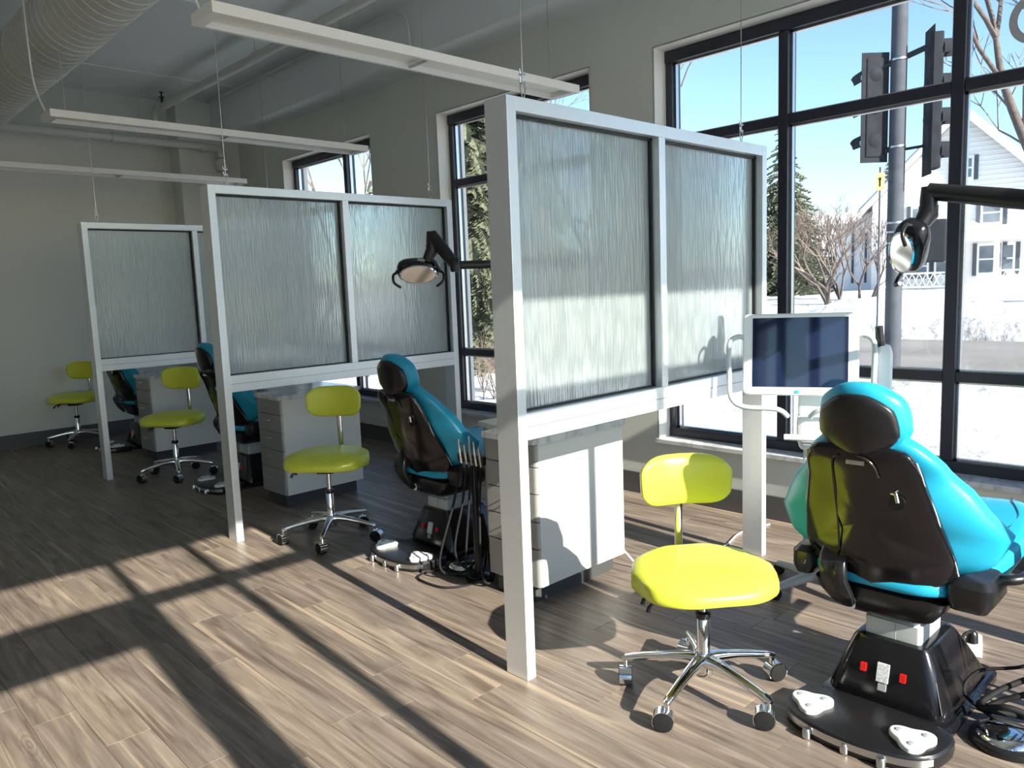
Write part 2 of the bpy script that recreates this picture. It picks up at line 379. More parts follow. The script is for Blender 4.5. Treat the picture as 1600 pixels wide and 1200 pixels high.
# south (sun side) wall: glazed door and wide window
sw = MB(); yS0, yS1 = YS-WT, YS
sw.box(XL-.2, -3.4, yS0, yS1, -.25, ZC+.1); sw.box(-.62, -.32, yS0, yS1, -.25, ZC+.1); sw.box(-3.4, -.62, yS0, yS1, -.25, .30); sw.box(-3.4, XW, yS0, yS1, Z1, ZC+.1); sw.box(.85, XW, yS0, yS1, -.25, .30); sw.box(4.16, XW, yS0, yS1, .30, Z1)
sw.box(-.32, .85, yS0, yS1, -.25, -.001)
struct('wall_south', sw, 'wall_paint', 'painted wall with glazed entrance behind the viewer')
def base(name, label, *bx): 
    m = MB()
    for b in bx: m.box(*b)
    struct(name, m, 'baseboard', label, .002)
base('baseboard_east', 'dark rubber baseboard under the windows', (XW-.012, XW+.01, YS, 9.12, 0, .15))
base('baseboard_back', 'dark rubber baseboard along the end wall', (XL, 3.60, YB-.012, YB+.01, 0, .15), (3.588, 3.605, 9.12, YB, 0, .15), (3.588, XW, 9.108, 9.125, 0, .15))
base('baseboard_west', 'dark rubber baseboard on the wall across from the windows', (XL-.01, XL+.012, YS, YB, 0, .15))

def framebar(name, root, mb): return mb.build(name, 'frame_metal', root, None, .004)
def window(n, y0, y1, mull, label):
    root = empty('window_%d' % n, (XW, (y0+y1)/2, Z0)); tag(root, label, 'window', kind='structure')
    yc = (y0+y1)/2
    def bx(m, a, b, c, d, e, f): return m.box(a-XW, b-XW, c-yc, d-yc, e-Z0, f-Z0)
    # plaster reveal and stone sill
    r = MB(); bx(r, XW-.0, XW+WT, y0-.004, y0+.006, Z0, Z1); bx(r, XW, XW+WT, y1-.006, y1+.004, Z0, Z1); bx(r, XW, XW+WT, y0, y1, Z1-.006, Z1+.004)
    r.build('reveal', 'reveal_paint', root)
    s = MB(); bx(s, XW-.025, XW+.2, y0-.02, y1+.02, Z0-.012, Z0+.018); s.build('sill', 'marble', root, None, .003)
    fx0, fx1, fw = XW+.125, XW+.225, .055
    zb, zt = Z0+.018, Z1-.008
    for a, b in ((y0+.006, y0+fw), (y1-fw, y1-.006)): framebar('frame_jamb', root, bx(MB(), fx0, fx1, a, b, zb, zt))
    framebar('frame_head', root, bx(MB(), fx0-.01, fx1, y0+.006, y1-.006, zt-.075, zt)); framebar('frame_bottom', root, bx(MB(), fx0-.005, fx1, y0+.006, y1-.006, zb, zb+.06))
    ms = [y0+fw] + [m for m in mull] + [y1-fw]
    for m in mull: framebar('mullion', root, bx(MB(), fx0-.006, fx1, m-.03, m+.03, zb+.06, zt-.075))
    cuts = [(zb+.06, .895), (.95, 2.365), (2.425, zt-.075)]
    for i in range(len(ms)-1):
        a = ms[i]+(.03 if i else 0); b = ms[i+1]-(.03 if i < len(ms)-2 else 0)
        for z in (.895, 2.365): framebar('transom', root, bx(MB(), fx0, fx1, a, b, z, z+.06 if z > 1 else z+.055))
        for c, d in cuts:
            st = MB()
            for q in ((a, a+.012, c, d), (b-.012, b, c, d), (a, b, c, c+.010), (a, b, d-.012, d)): bx(st, fx0+.03, fx0+.06, *q)
            p = bx(MB(), fx0+.04, fx0+.048, a+.004, b-.004, c+.004, d-.004).build('pane', 'window_glass', root)
            st.build('glazing_bead', 'steel', p)
window(1, *WINS[0], (.38, 1.32, 2.25), 'large dark framed window facing the white house')
window(2, *WINS[1], (4.47,), 'dark framed window between the first two glass partitions')
window(3, *WINS[2], (7.0,), 'farthest dark framed window showing bare branches')
# south glazing
root = empty('window_4', (2.5, YS, .3)); tag(root, 'wide dark framed window on the sun side', 'window', kind='structure')
def sb(m, x0, x1, z0, z1, y0=YS-.16, y1=YS-.06): return m.box(x0-2.5, x1-2.5, y0-YS, y1-YS, z0-.3, z1-.3)
for a, b in ((.79, .85), (1.21, 1.27), (2.54, 2.60), (3.36, 3.42), (4.10, 4.16)): framebar('mullion', root, sb(MB(), a, b, .30, Z1))
framebar('frame_head', root, sb(MB(), -.32, 4.16, Z1-.06, Z1)); framebar('frame_bottom', root, sb(MB(), .85, 4.10, .30, .36))
for a, b in ((.85, 1.21), (1.27, 2.54), (2.60, 3.36), (3.42, 4.10)):
    framebar('transom', root, sb(MB(), a, b, 2.455, 2.52))
    for z0, z1 in ((.36, 2.455), (2.52, Z1-.06)): sb(MB(), a, b, z0, z1, YS-.112, YS-.104).build('pane', 'window_glass', root)
framebar('transom', root, sb(MB(), -.32, .79, 2.30, 2.52)); sb(MB(), -.26, .79, 2.52, Z1-.06, YS-.112, YS-.104).build('pane', 'window_glass', root)
root = empty('door_1', (.2, YS, 0)); tag(root, 'glazed entrance door with dark stiles on the sun side', 'door', kind='structure')
def db(m, x0, x1, z0, z1, y0=YS-.15, y1=YS-.09): return m.box(x0-.2, x1-.2, y0-YS, y1-YS, z0, z1)
for a, b in ((-.32, -.20), (.675, .79)): framebar('door_stile', root, db(MB(), a, b, 0, 2.30))
framebar('door_rail', root, db(MB(), -.20, .675, 0, .22)); framebar('door_rail', root, db(MB(), -.20, .675, 2.22, 2.30))
db(MB(), -.20, .675, .22, 2.22, YS-.124, YS-.116).build('pane', 'window_glass', root)
db(MB(), .60, .63, .9, 1.3, YS-.08, YS-.05).build('door_handle', 'steel', root, None, .008)

root = empty('window_5', (2.5, YS, .3)); tag(root, 'added unseen window on the sun side for more bounced sunlight', 'window', kind='structure')  # unseen glazing added so more sunlight bounces onto walls and ceiling
for a, b in ((-3.4, -3.34), (-2.48, -2.42), (-1.56, -1.50), (-.68, -.62)): framebar('mullion', root, sb(MB(), a, b, .30, Z1))
framebar('frame_head', root, sb(MB(), -3.34, -.68, Z1-.06, Z1)); framebar('frame_bottom', root, sb(MB(), -3.34, -.68, .30, .36))
for a, b in ((-3.34, -2.48), (-2.42, -1.56), (-1.50, -.68)):
    framebar('transom', root, sb(MB(), a, b, 2.455, 2.52))
    for z0, z1 in ((.36, 2.455), (2.52, Z1-.06)): sb(MB(), a, b, z0, z1, YS-.112, YS-.104).build('pane', 'window_glass', root)

# window lettering: one round letter on the upper pane
m = MB(); n = 48; vs = []
for xx in (0, .0015):
    for rr in (.118, .080):
        for k in range(n): a = 2*pi*k/n; vs.append((xx, cos(a)*rr*.95, sin(a)*rr))
fs = []
for k in range(n):
    j = (k+1) % n
    fs += [(k, j, n+j, n+k), (2*n+k, 3*n+k, 3*n+j, 2*n+j), (k, 2*n+k, 2*n+j, j), (n+k, n+j, 3*n+j, 3*n+k)]
m.add(vs, fs); o = m.build('window_letter', 'vinyl_letter', None, None, 0, (XW+.1635, 1.005, 2.652))
tag(o, 'round grey vinyl letter on the upper window pane', 'lettering')

# ------------------------------------------------------------------ ceiling services
def duct():
    root = empty('air_duct', (1.70, 4.4, 3.39)); tag(root, 'big round spiral air duct hanging under the ceiling', 'duct')
    r = .232; y0, y1 = -4.9, 4.48; MB().lathe([(r, y0), (r, y1)], (0, 0, 0), 48, 'y').build('duct_body', 'duct_paint', root, 40)
    pts = []; turns = int((y1-y0)/.11); k = 0
    for i in range(turns*28+1):
        a = 2*pi*i/28; pts.append((cos(a)*(r+.001), y0+.02+(i/28)*.11, sin(a)*(r+.001)))
    MB().tube(pts, .0035, 4).build('spiral_seam', 'duct_paint', root, 60)
    for yy in (-3, -.2, 2.4):
        MB().lathe([(r+.004, yy-.02), (r+.006, yy-.018), (r+.006, yy+.018), (r+.004, yy+.02)], (0, 0, 0), 48, 'y').build('joint_band', 'duct_paint', root, 40)
        MB().tube([(0, yy, r), (0, yy, ZC-3.39)], .005, 6).build('hanger_rod', 'steel', root)
duct()
def pipe(name, label, pts, r, fit=(), hang=(), cat='pipe'):
    c = Vector(pts[0]); root = empty(name, c); tag(root, label, cat)
    MB().tube([Vector(p)-c for p in pts], r, 14).build('pipe_run', 'pipe_paint', root, 50)
    for p, d in fit:
        p = Vector(p)-c; d = Vector(d); MB().tube([p-d, p-d*.8, p+d*.8, p+d], [r*1.18, r*1.3, r*1.3, r*1.18], 14).build('coupling', 'pipe_paint', root, 40)
    for p in hang:
        p = Vector(p)-c; z = ZC-c.z
        m = MB().tube([p, (p.x, p.y, z)], .005, 6); m.tube([p+Vector((sin(a)*(r+.006), 0, cos(a)*(r+.006))) for a in [2*pi*k/14 for k in range(15)]], .004, 5); m.build('pipe_hanger', 'pipe_paint', root)
    return root
pipe('sprinkler_pipe', 'thick painted sprinkler pipe running along the end wall', [(-2.5, 9.05, 3.262), (4.02, 9.05, 3.228), (4.055, 9.05, 3.215), (4.06, 9.05, 3.18), (4.06, 9.05, 3.12)], .043,
     fit=[((2.9, 9.05, 3.234), (.03, 0, 0)), ((3.86, 9.05, 3.229), (.04, 0, 0))], hang=[(1.2, 9.05, 3.243), (3.2, 9.05, 3.232)])
v = pipe('pipe_valve', 'painted valve body under the sprinkler pipe by the column', [(4.06, 9.05, 3.11), (4.06, 9.05, 2.97)], .055, fit=[((4.06, 9.05, 3.06), (0, 0, .03))], cat='valve')
MB().lathe([(.03, 0), (.075, .01), (.08, .05), (.04, .07), (.02, .10)], (0, 0, -.07), 16, 'x').build('valve_cap', 'pipe_paint', v, 40)
CP = pipe('ceiling_pipe', 'straight painted pipe running below the ceiling beside the beam', [(3.40, YS+.01, 3.60), (3.40, 9.08, 3.60), (3.40, 9.2, 3.56), (3.40, 9.2, 3.36)], .04,
     fit=[((3.40, 9.0, 3.60), (0, .04, 0)), ((3.40, 6.0, 3.60), (0, .04, 0))], hang=[(3.40, 6.7, 3.6), (3.40, 4.2, 3.6), (3.4, 8.4, 3.6), (3.4, 2, 3.6)])
pipe('electrical_conduit', 'thin conduit along the beam with a bend dropping behind a light', [(3.93, 9.0, 3.72), (3.93, 5.35, 3.72), (3.935, 5.25, 3.70), (3.94, 5.19, 3.66), (3.945, 5.17, 3.58), (3.965, 5.17, 3.34), (4.02, 5.15, 3.30), (4.15, 5.12, 3.22)], .013, cat='conduit')
MB().lathe([(.012, -.05), (.012, .05), (.03, .055), (.03, .06), (.008, .065), (.008, .10), (.022, .105), (.022, .112)], (-.02, 8.9-YS-.01, .03), 14).build('sprinkler_head', 'black_plastic', CP, 40)

def ceiling_light(x0, x1, yc, z, label):
    root = empty('ceiling_light', ((x0+x1)/2, yc, z)); tag(root, label, 'light fixture', 'slim white hanging ceiling lights')
    L = (x1-x0)/2; w_ = .112; h = .048
    m = MB(); m.box(-L+.05, L-.05, -w_+.022, w_-.022, h-.006, h); m.box(-L+.05, L-.05, -w_, -w_+.022, 0, h); m.box(-L+.05, L-.05, w_-.022, w_, 0, h)
    m.box(-L, -L+.05, -w_, w_, 0, h); m.box(L-.05, L, -w_, w_, 0, h)
    m.build('housing', 'lamp_white', root)
    for a, b in ((-L+.05, -.004), (.004, L-.05)): MB().box(a, b, -w_+.022, w_-.022, .028, .034).build('diffuser', 'diffuser', root)
    MB().box(-.004, .004, -w_+.02, w_-.02, .004, .018).build('joint_bar', 'steel', root)
    for xx in (-L+.12, L-.16):
        MB().tube([(xx, 0, h), (xx, 0, ZC-z)], .0022, 5).build('hanger_wire', 'steel', root)
    MB().tube(spline([(-L+.02, .05, h-.002), (-L-.03, .06, .22), (-L-.04, .07, .5), (-L-.04, .07, ZC-z)]), .006, 6).build('power_cord', 'lamp_white', root, 60)
    return root
ceiling_light(1.515, 3.89, 3.455, 2.69, 'nearest slim white hanging light above the first glass partition')
ceiling_light(1.47, 3.90, 5.87, 2.69, 'middle slim white hanging light above the second glass partition')
ceiling_light(1.40, 3.86, 8.12, 2.69, 'farthest slim white hanging light near the end wall')

# ------------------------------------------------------------------ glass partitions
def partition(y, label):
    root = empty('glass_partition', (1.91, y, 0)); tag(root, label, 'partition', 'aluminium framed glass partitions')
    Wd, Dp, fw = 1.818, .114, .045; zt, zo, zg, zr = 2.1335, 2.084, 1.0166, .9168; xm = .89
    for a in (0, Wd-fw):
        p = MB().box(a, a+fw, 0, Dp, .0, zt).build('post', 'partition_metal', root, None, .0015)
    MB().box(fw, Wd-fw, 0, Dp, zo, zt).build('top_rail', 'partition_metal', root, None, .0015)
    br = MB().box(fw, Wd-fw, 0, Dp, zr, zg).build('bottom_rail', 'partition_metal', root, None, .0015)
    MB().box(fw, Wd-fw, -.0012, .002, zr+.048, zr+.0495).build('rail_joint', 'gasket', br)
    MB().box(xm, xm+fw, 0, Dp, zg, zo).build('mullion', 'partition_metal', root, None, .0015)
    for a, b in ((fw, xm), (xm+fw, Wd-fw)):
        g = MB().box(a, b, .052, .060, zg, zo)
        g.mi = [1, 1, 0, 1, 1, 1]
        pane = g.build('glass_pane', ['reeded_glass', 'reeded_back'], root)
        gm = MB(); t = .011
        for yy in ((.036, .052), (.060, .076)):
            gm.box(a, b, *yy, zg, zg+.006); gm.box(a, b, *yy, zo-t, zo); gm.box(a, a+.004, *yy, zg, zo); gm.box(b-t, b, *yy, zg, zo)
        gm.build('glazing_gasket', 'gasket', pane)
    for xx in (.14, 1.665):
        c = MB(); c.tube([(xx, .057, zt+.07), (xx, .057, ZC)], .0026, 6)
        lp = [(xx+sin(a)*.012*(1-cos(a))/1.2, .057, zt+.035-.033*cos(a)) for a in [2*pi*k/20 for k in range(21)]]
        c.tube(lp, .0026, 5); cab = c.build('hanger_cable', 'steel', root, 60)
        k = MB()
        for dz in (.068, .098): k.obox((xx, .057, zt+dz), (.022, .012, .007)); k.tube([(xx-.011, .057, zt+dz), (xx-.013, .057, zt+dz+.018)], .003, 6)
        k.build('cable_clamp', 'steel', cab)
        MB().lathe([(.008, 0), (.008, .006), (.004, .008), (.004, .012)], (xx, .057, zt), 10).build('eye_bolt', 'steel', cab, 40)
    return root
partition(1.9725, 'nearest white framed glass partition with its lower panes in sunlight')
partition(4.469, 'middle white framed glass partition behind the second dental light')
partition(6.949, 'farthest white framed glass partition near the end wall')

# ------------------------------------------------------------------ cabinets
def cabinet(x, y, label_c, label_t):
    root = empty('drawer_cabinet', (x, y, 0)); tag(root, label_c, 'cabinet', 'drawer cabinets behind the partitions')
    W, D, zb, zt = .635, .335, .09, .765
    MB().box(.03, W-.03, .055, D-.02, 0, zb).build('toe_kick', 'toe_kick', root)
    MB().box(.02, W, 0, .018, zb, zt).build('side_panel', 'cabinet_panel', root, None, .001)
    b = MB().box(.02, W, .019, D, zb, zt).build('body', 'cabinet_panel', root, None, .001)
    hs = [zb, zb+.185, zb+.315, zb+.445, zb+.570, zt]
    for a, c in zip(hs, hs[1:]):
        R = .018; prof = []
        for k in range(5): t = pi/2*k/4; prof.append((.018-R*sin(t)*.98, -.002+R-R*cos(t)))   # rounded near edge
        poly = [(.018, -.002)] + prof[1:] + [(.0, D), (.018, D)]
        d = MB().prism(poly, a+.0025, c-.0025).build('drawer', 'drawer_front', root, 30, .001)
        MB().tube([(-.004, D*.45, (a+c)/2+.02), (-.016, D*.45, (a+c)/2+.02), (-.016, D*.62, (a+c)/2+.02), (-.004, D*.62, (a+c)/2+.02)], .004, 8).build('handle', 'steel', d, 50)
    # rear wing on the window side
    MB().box(.20, W, D+.002, D+.22, zb, zt).build('wing', 'cabinet_panel', root, None, .001)
    MB().box(.23, W-.03, D, D+.19, 0, zb).build('toe_kick', 'toe_kick', root)
    MB().box(.182, .199, D+.005, D+.215, zb+.003, zt-.003).build('door', 'drawer_front', root, None, .002)
    top = MB(); r = .03
    poly = []
    for cx, cy, a0 in ((-.012+r, -.012+r, pi), (W-.02+.0, -.012, 3*pi/2)):
        if a0 == pi:
            for k in range(6): a = pi+pi/2*k/5; poly.append((cx+r*cos(a), cy+r*sin(a)))
    poly += [(W+.012, -.012), (W+.012, D+.24), (.17, D+.24), (.13, D+.02), (-.012, D+.012)]
    o = top.prism(poly, zt, zt+.03).build('countertop', 'marble', None, None, .003, (x, y, .0005)); tag(o, label_t, 'countertop', 'marble tops on the drawer cabinets')
cabinet(2.425, 2.405, 'near pale drawer cabinet with a headrest shadow on its side', 'grey veined marble top just under the nearest partition rail')
cabinet(2.470, 4.905, 'pale drawer cabinet under the middle partition rail', 'marble top of the cabinet under the middle partition rail')
cabinet(2.450, 7.385, 'farthest pale drawer cabinet in the dark last bay', 'marble top of the cabinet in the dark last bay')

# ------------------------------------------------------------------ stools
def make_stool():
    root = empty('operator_stool')
    # five-star base
    MB().lathe([(.012, .070), (.03, .075), (.036, .088), (.036, .140), (.03, .160), (.0, .162)], n=24).build('hub', 'chrome', root, 50)
    for k in range(5):
        a = 2*pi*k/5; d = Vector((cos(a), sin(a), 0)); s = Vector((-sin(a), cos(a), 0))
        rings = []
        for t, z, hw, hh in ((.015, .128, .026, .026), (.06, .132, .021, .020), (.12, .128, .018, .0155), (.20, .115, .0155, .0135), (.262, .103, .0145, .012), (.283, .099, .0135, .011), (.294, .096, .008, .006)):
            c = d*t + Vector((0, 0, z)); rings.append([c + s*(hw*math.copysign(abs(cos(q))**.6, cos(q))) + Vector((0, 0, hh*math.copysign(abs(sin(q))**.6, sin(q)))) for q in [2*pi*j/14 for j in range(14)]])
        leg = MB().loft(rings).build('leg', 'chrome', root, 50)
        c = d*.282
        ca = random.Random(k*7+1).uniform(0, 2*pi); ax = Vector((cos(ca), sin(ca), 0)); fwd = Vector((-sin(ca), cos(ca), 0))
        m = MB().tube([c+Vector((0, 0, .094)), c+Vector((0, 0, .066))], .0095, 12)
        o_ = c + fwd*.014 + Vector((0, 0, .034))
        def arc(r, w0, w1, a0, a1, n=12):
            inner = []; 
            return [[o_+fwd*(r*cos(q))+Vector((0, 0, r*sin(q)))+ax*w for w in (w0, w1)] for q in [a0+(a1-a0)*j/n for j in range(n+1)]]
        R_ = [[o_+fwd*(.037*cos(q))+Vector((0, 0, .037*sin(q)))+ax*w for q in [-.5+(pi+1.0)*j/16 for j in range(17)]] for w in (-.021, -.0205, .0205, .021)]
        hood = MB()
        pr = [[o_+fwd*(r*cos(q))+Vector((0, 0, r*sin(q)))+ax*w for (r, w) in ((.037, -.022), (.037, .022), (.0347, .022), (.0347, -.022))] for q in [-.5+(pi+1.0)*j/16 for j in range(17)]]
        m.loft(pr)
        cst = m.build('caster', 'chrome', root, 45)
        wh = MB()
        for w in (-.0125, .0125):
            rr = [[o_+fwd*(r*cos(q))+Vector((0, 0, r*sin(q)))+ax*(w+dw) for q in [2*pi*j/20 for j in range(20)]] for r, dw in ((.024, -.0125), (.0325, -.011), (.0335, 0), (.0325, .011), (.024, .0125))]
            wh.loft(rr)
        wh.build('caster_wheel', 'black_rubber', cst, 40)
    MB().lathe([(.024, .10), (.024, .30), (.022, .303)], n=24).build('column', 'chrome', root, 40)
    MB().lathe([(.0245, .285), (.027, .288), (.027, .306), (.014, .31)], n=24).build('column_collar', 'black_plastic', root, 40)
    MB().lathe([(.0125, .20), (.0125, .385)], n=16).build('gas_piston', 'steel', root, 40)
    m = MB(); m.box(-.11, .11, -.10, .14, .385, .408); m.box(-.05, .05, -.06, .06, .365, .39); m.build('seat_plate', 'black_plastic', root, None, .004)
    m = MB()
    for sx, dy in ((-1, -.02), (-1, .05)): m.tube(spline([(sx*.05, dy, .385), (sx*.15, dy-.01, .382), (sx*.20, dy-.02, .365), (sx*.215, dy-.03, .342)], 5), [.006]*11+[.008]*5, 8)
    m.build('lever', 'black_plastic', root, 50)
    def seat(u, v, w_):
        # u across, v front(-)/rear(+), w up
        hw = lerp([(-1, .185), (-.55, .235), (0, .258), (.5, .235), (1, .16)], v)
        z = .448 + w_*lerp([(-1, .034), (-.3, .045), (1, .040)], v)
        z += -.030*max(0, -v-.2)**1.6 - .018*abs(u)**2.5 + (.012*abs(u)**1.5 if w_ > 0 else 0) + .016*max(0, v)**2
        return (u*hw, v*.215, z)
    st = MB().pad(seat, 48, 18, .58, .54).build('seat', 'lime_vinyl', root, 80)
    # back post and backrest
    m = MB(); rings = []
    for p in spline([(0, .10, .392), (0, .20, .392), (0, .255, .41), (0, .268, .46), (0, .262, .58), (0, .258, .76)], 6):
        rings.append(p)
    m.tube(rings, .0155, 10, True, .45); m.build('back_post', 'chrome', root, 50)
    def back(u, v, w_):
        hw = lerp([(-1, .150), (-.3, .172), (.4, .174), (1, .152)], v)
        return (u*hw, .222 + w_*.030 - .055*u*u + (.010*v*v), .735 + v*.096)
    MB().pad(back, 48, 18, .55, .44).build('backrest', 'lime_vinyl', root, 80)
    m = MB(); m.lathe([(.05, .246), (.05, .262), (.02, .268)], (0, 0, .735), 16, 'y'); m.build('back_mount', 'black_plastic', root, 40)
    return root
stool = make_stool()
STOOLS = [((2.276, 1.444), 44, -38, 0, 0, 'nearest lime yellow stool in full sun beside the blue chair'),
          ((2.335, 4.075), 12, -50, .05, .03, 'lime yellow stool standing before the middle drawer cabinet'),
          ((2.36, 6.60), 36, -52, .05, .03, 'lime yellow stool in shade between the middle and farthest partitions'),
          ((2.255, 9.05), 165, -48, .055, -.02, 'dim lime yellow stool standing against the end wall')]
for i, ((sx, sy), legs, face, dz, bz, lab) in enumerate(STOOLS):
    s = stool if i == 0 else copy_tree(stool)
    s.location = (sx, sy, 0); tag(s, lab, 'stool', 'lime operator stools')
    s.rotation_euler = (0, 0, radians(face))
    for ch in s.children:                               # the base swivels apart from the seat
        if ch.name.split('.')[0] in ('leg', 'caster', 'hub'): ch.rotation_euler = (0, 0, radians(legs-face))
        elif ch.name.split('.')[0] not in ('column', 'column_collar'):
            ch.location.z = dz + (bz if ch.name.split('.')[0] in ('backrest', 'back_mount') else 0)

# ------------------------------------------------------------------ dental chairs
def make_chair():
    root = empty('dental_chair')
    def rrect(x0, x1, y0, y1, r, z, n=5, tilt=0):
        pts = []
        for cx, cy, a0 in ((x1-r, y1-r, 0), (x0+r, y1-r, pi/2), (x0+r, y0+r, pi), (x1-r, y0+r, 3*pi/2)):
            for k in range(n+1):
                a = a0+pi/2*k/n; px, py = cx+r*cos(a), cy+r*sin(a); pts.append((px, py, z + tilt*(px)))
        return pts
    # floor plate and tapered pedestal
    MB().loft([rrect(-.20, .40, -.215, .215, .06, .0), rrect(-.20, .40, -.215, .215, .06, .022), rrect(-.18, .38, -.205, .205, .05, .032)]).build('floor_plate', 'black_gloss', root, 40)
    ped = MB().loft([rrect(-.145, .33, -.195, .195, .05, .03), rrect(-.14, .32, -.19, .19, .05, .06), rrect(-.118, .26, -.155, .155, .04, .15), rrect(-.100, .20, -.125, .125, .03, .225), rrect(-.092, .185, -.115, .115, .025, .238), rrect(-.075, .17, -.10, .10, .02, .241)]).build('pedestal', 'black_gloss', root, 35)
    sl_ = lambda y, z: (-.1455 + (z-.06)*.26, y, z)
    def plate(y0, y1, z0, z1, t, name, mat, par):
        vs = []
        for dx in (.004, -t):
            for y, z in ((y0, z0), (y1, z0), (y1, z1), (y0, z1)): p = sl_(y, z); vs.append((p[0]+dx, p[1], p[2]))
        return MB().add(vs, [(0,1,2,3),(7,6,5,4),(0,4,5,1),(1,5,6,2),(2,6,7,3),(3,7,4,0)]).build(name, mat, par, None, 0)
    plate(-.012, .026, .105, .165, .0025, 'rating_label', 'sticker', ped); plate(-.008, .018, .078, .100, .002, 'certification_label', 'grey_plastic', ped)
    plate(.062, .080, .125, .150, .006, 'rocker_switch', 'red_switch', ped); plate(-.066, -.048, .125, .150, .006, 'rocker_switch', 'red_switch', ped)
    for s in (-1, 1):
        MB().tube([(-.13, s*.178, .055), (-.10, s*.15, .14), (-.08, s*.11, .232)], .003, 6).build('edge_ridge', 'black_plastic', ped, 60)
    # foot control: boomerang plate at the head end
    out_, inn = [], []
    poly = [(-.19, .235), (-.30, .245), (-.385, .20), (-.425, .10), (-.435, 0), (-.425, -.10), (-.385, -.20), (-.30, -.245), (-.19, -.235), (-.16, -.10), (-.16, .10)]
    sp = [(p.x, p.y) for p in spline([(x, y, 0) for x, y in poly]+[(poly[0][0], poly[0][1], 0)], 4)][:-1]
    def ring(k, z): return [(-.29+(x+.29)*k, y*k, z) for x, y in sp]
    fc = MB().loft([ring(.99, .004), ring(1, .014), ring(1, .042), ring(.975, .050), ring(.94, .052)]).build('foot_control', 'black_plastic', root, 35)
    MB().loft([[( -.29+(x+.29)*k, y*k, z) for x, y in sp if x < -.33] for k, z in ((1.003, .018), (1.003, .040))], False, False).build('bumper_band', 'steel', fc, 40)
    for s, rz in ((1, .25), (-1, -.35)):
        c = Vector((-.312, s*.158, .052)); rz = radians(136)
        pts = [(c.x+.060*(1+.20*cos(3*(q-rz-pi)))*cos(q), c.y+.060*(1+.20*cos(3*(q-rz-pi)))*sin(q)) for q in [2*pi*j/36 for j in range(36)]]
        pd = MB().prism(pts, .048, .068).build('button_pad', 'white_plastic', fc, 40, .004)
        for k in range(3):
            a = rz + 2*pi*k/3 + pi; bt = MB().lathe([(.0115, .066), (.0115, .0705), (.009, .0715)], (c.x+.043*cos(a), c.y+.043*sin(a), 0), 14)
            bt.build('button', 'grey_plastic', pd, 40)
    for y in (-.11, 0, .12): MB().lathe([(.014, 0), (.014, .02), (.010, .03)], (-.43, y, .004), 12).build('foot_knob', 'steel', fc, 40)
    # lift column and carriage
    m = MB().loft([rrect(-.072, .135, -.090, .090, .012, .236), rrect(-.072, .135, -.090, .090, .012, .300)]); m.loft([rrect(-.060, .125, -.078, .078, .012, .298), rrect(-.060, .125, -.078, .078, .012, .335)])
    col = m.build('lift_column', 'pale_plastic', root, 35); MB().box(-.0735, -.071, -.012, -.010, .238, .298).build('cover_seam', 'grey_plastic', col)
    MB().loft([rrect(-.10, .20, -.115, .115, .03, .322), rrect(-.13, .26, -.165, .165, .04, .345), rrect(-.15, .34, -.205, .205, .04, .395), rrect(-.15, .36, -.215, .215, .04, .425)]).build('carriage', 'black_plastic', root, 35)
    # seat
    def seatf(u, v, w_):            # u along x, v across
        hw = lerp([(-1, .245), (-.6, .285), (-.2, .325), (.2, .330), (.6, .25), (1, .18)], u)
        z = .468 + w_*lerp([(-1, .030), (-.5, .046), (.4, .040), (1, .030)], u) + lerp([(-1, -.004), (-.5, .0), (0, .055), (.45, .085), (1, .05)], u) + (.018*v*v if w_ > 0 else 0)
        return (.345 + u*.525, v*hw, z)
    sc_ = MB().pad(seatf, 56, 18, .45, .45).build('seat_cushion', 'blue_vinyl', root, 80)
    for s in (-1, 1):
        MB().tube([Vector(seatf(u, s*.80, .86)) + Vector((0, 0, .002)) for u in [-.2+1.0*k/24 for k in range(25)]], .003, 6).build('piping', 'blue_piping', sc_, 60)
    def seatsh(u, v, w_):
        p = Vector(seatf(u*.93, v*.9, -.9)); return (p.x, p.y, p.z - .012 + w_*.014)
    MB().pad(seatsh, 40, 10, .4, .4).build('seat_shell', 'black_plastic', root, 60)
    # back: centre line leans a little towards the head end
    def cl(t):                       # t -1 (hip) .. 1 (shoulder): x, z of the shell's outer face
        return lerp([(-1, -.168), (-.4, -.205), (.2, -.262), (1, -.318)], t), .712 + t*.248
    def backc(u, v, w_):             # u across, v up, w forward
        hw = lerp([(-1, .265), (-.62, .350), (-.25, .370), (.15, .295), (.55, .228), (1, .190)], v)
        x, z = cl(v)
        dx = .066 + w_*lerp([(-1, .040), (-.3, .052), (1, .040)], v)
        wrap = lerp([(-1, .10), (-.3, .17), (.2, .12), (1, .03)], v)
        return (x + dx + wrap*u*u*.62, u*hw, z + .012 - .012*u*u + dx*.25)
    bc = MB().pad(backc, 56, 30, .5, .55).build('back_cushion', 'blue_vinyl', root, 80)
    def backs(u, v, w_):
        hw = lerp([(-1, .245), (-.7, .240), (0, .212), (.6, .180), (1, .165)], v)
        x, z = cl(v); cr = lerp([(-1, .07), (0, .05), (1, .02)], v)
        return (x + .004 + w_*.020 + cr*u*u*.9, u*hw, z - .012 + .045*u*u*max(0, -v))
    bs = MB().pad(backs, 56, 30, .34, .26).build('back_shell', 'black_gloss', root, 60)
    def onshell(u, v, off=.0):
        p = Vector(backs(u, v, -1)); return p + Vector((-off, 0, 0))
    MB().tube(spline([onshell(.30, .86, .002), onshell(.42, .78, .003), onshell(.44, .4, .003), onshell(.40, -.1, .003), onshell(.42, -.62, .003), onshell(.6, -.78, .003), onshell(.86, -.70, .003)], 6), .0035, 6).build('moulding_line', 'black_gloss', bs, 60)
    MB().tube(spline([onshell(-.05, .88, .002), onshell(-.2, .86, .003), onshell(-.32, .76, .003), onshell(-.36, .62, .003)], 6), .0035, 6).build('moulding_line', 'black_gloss', bs, 60)
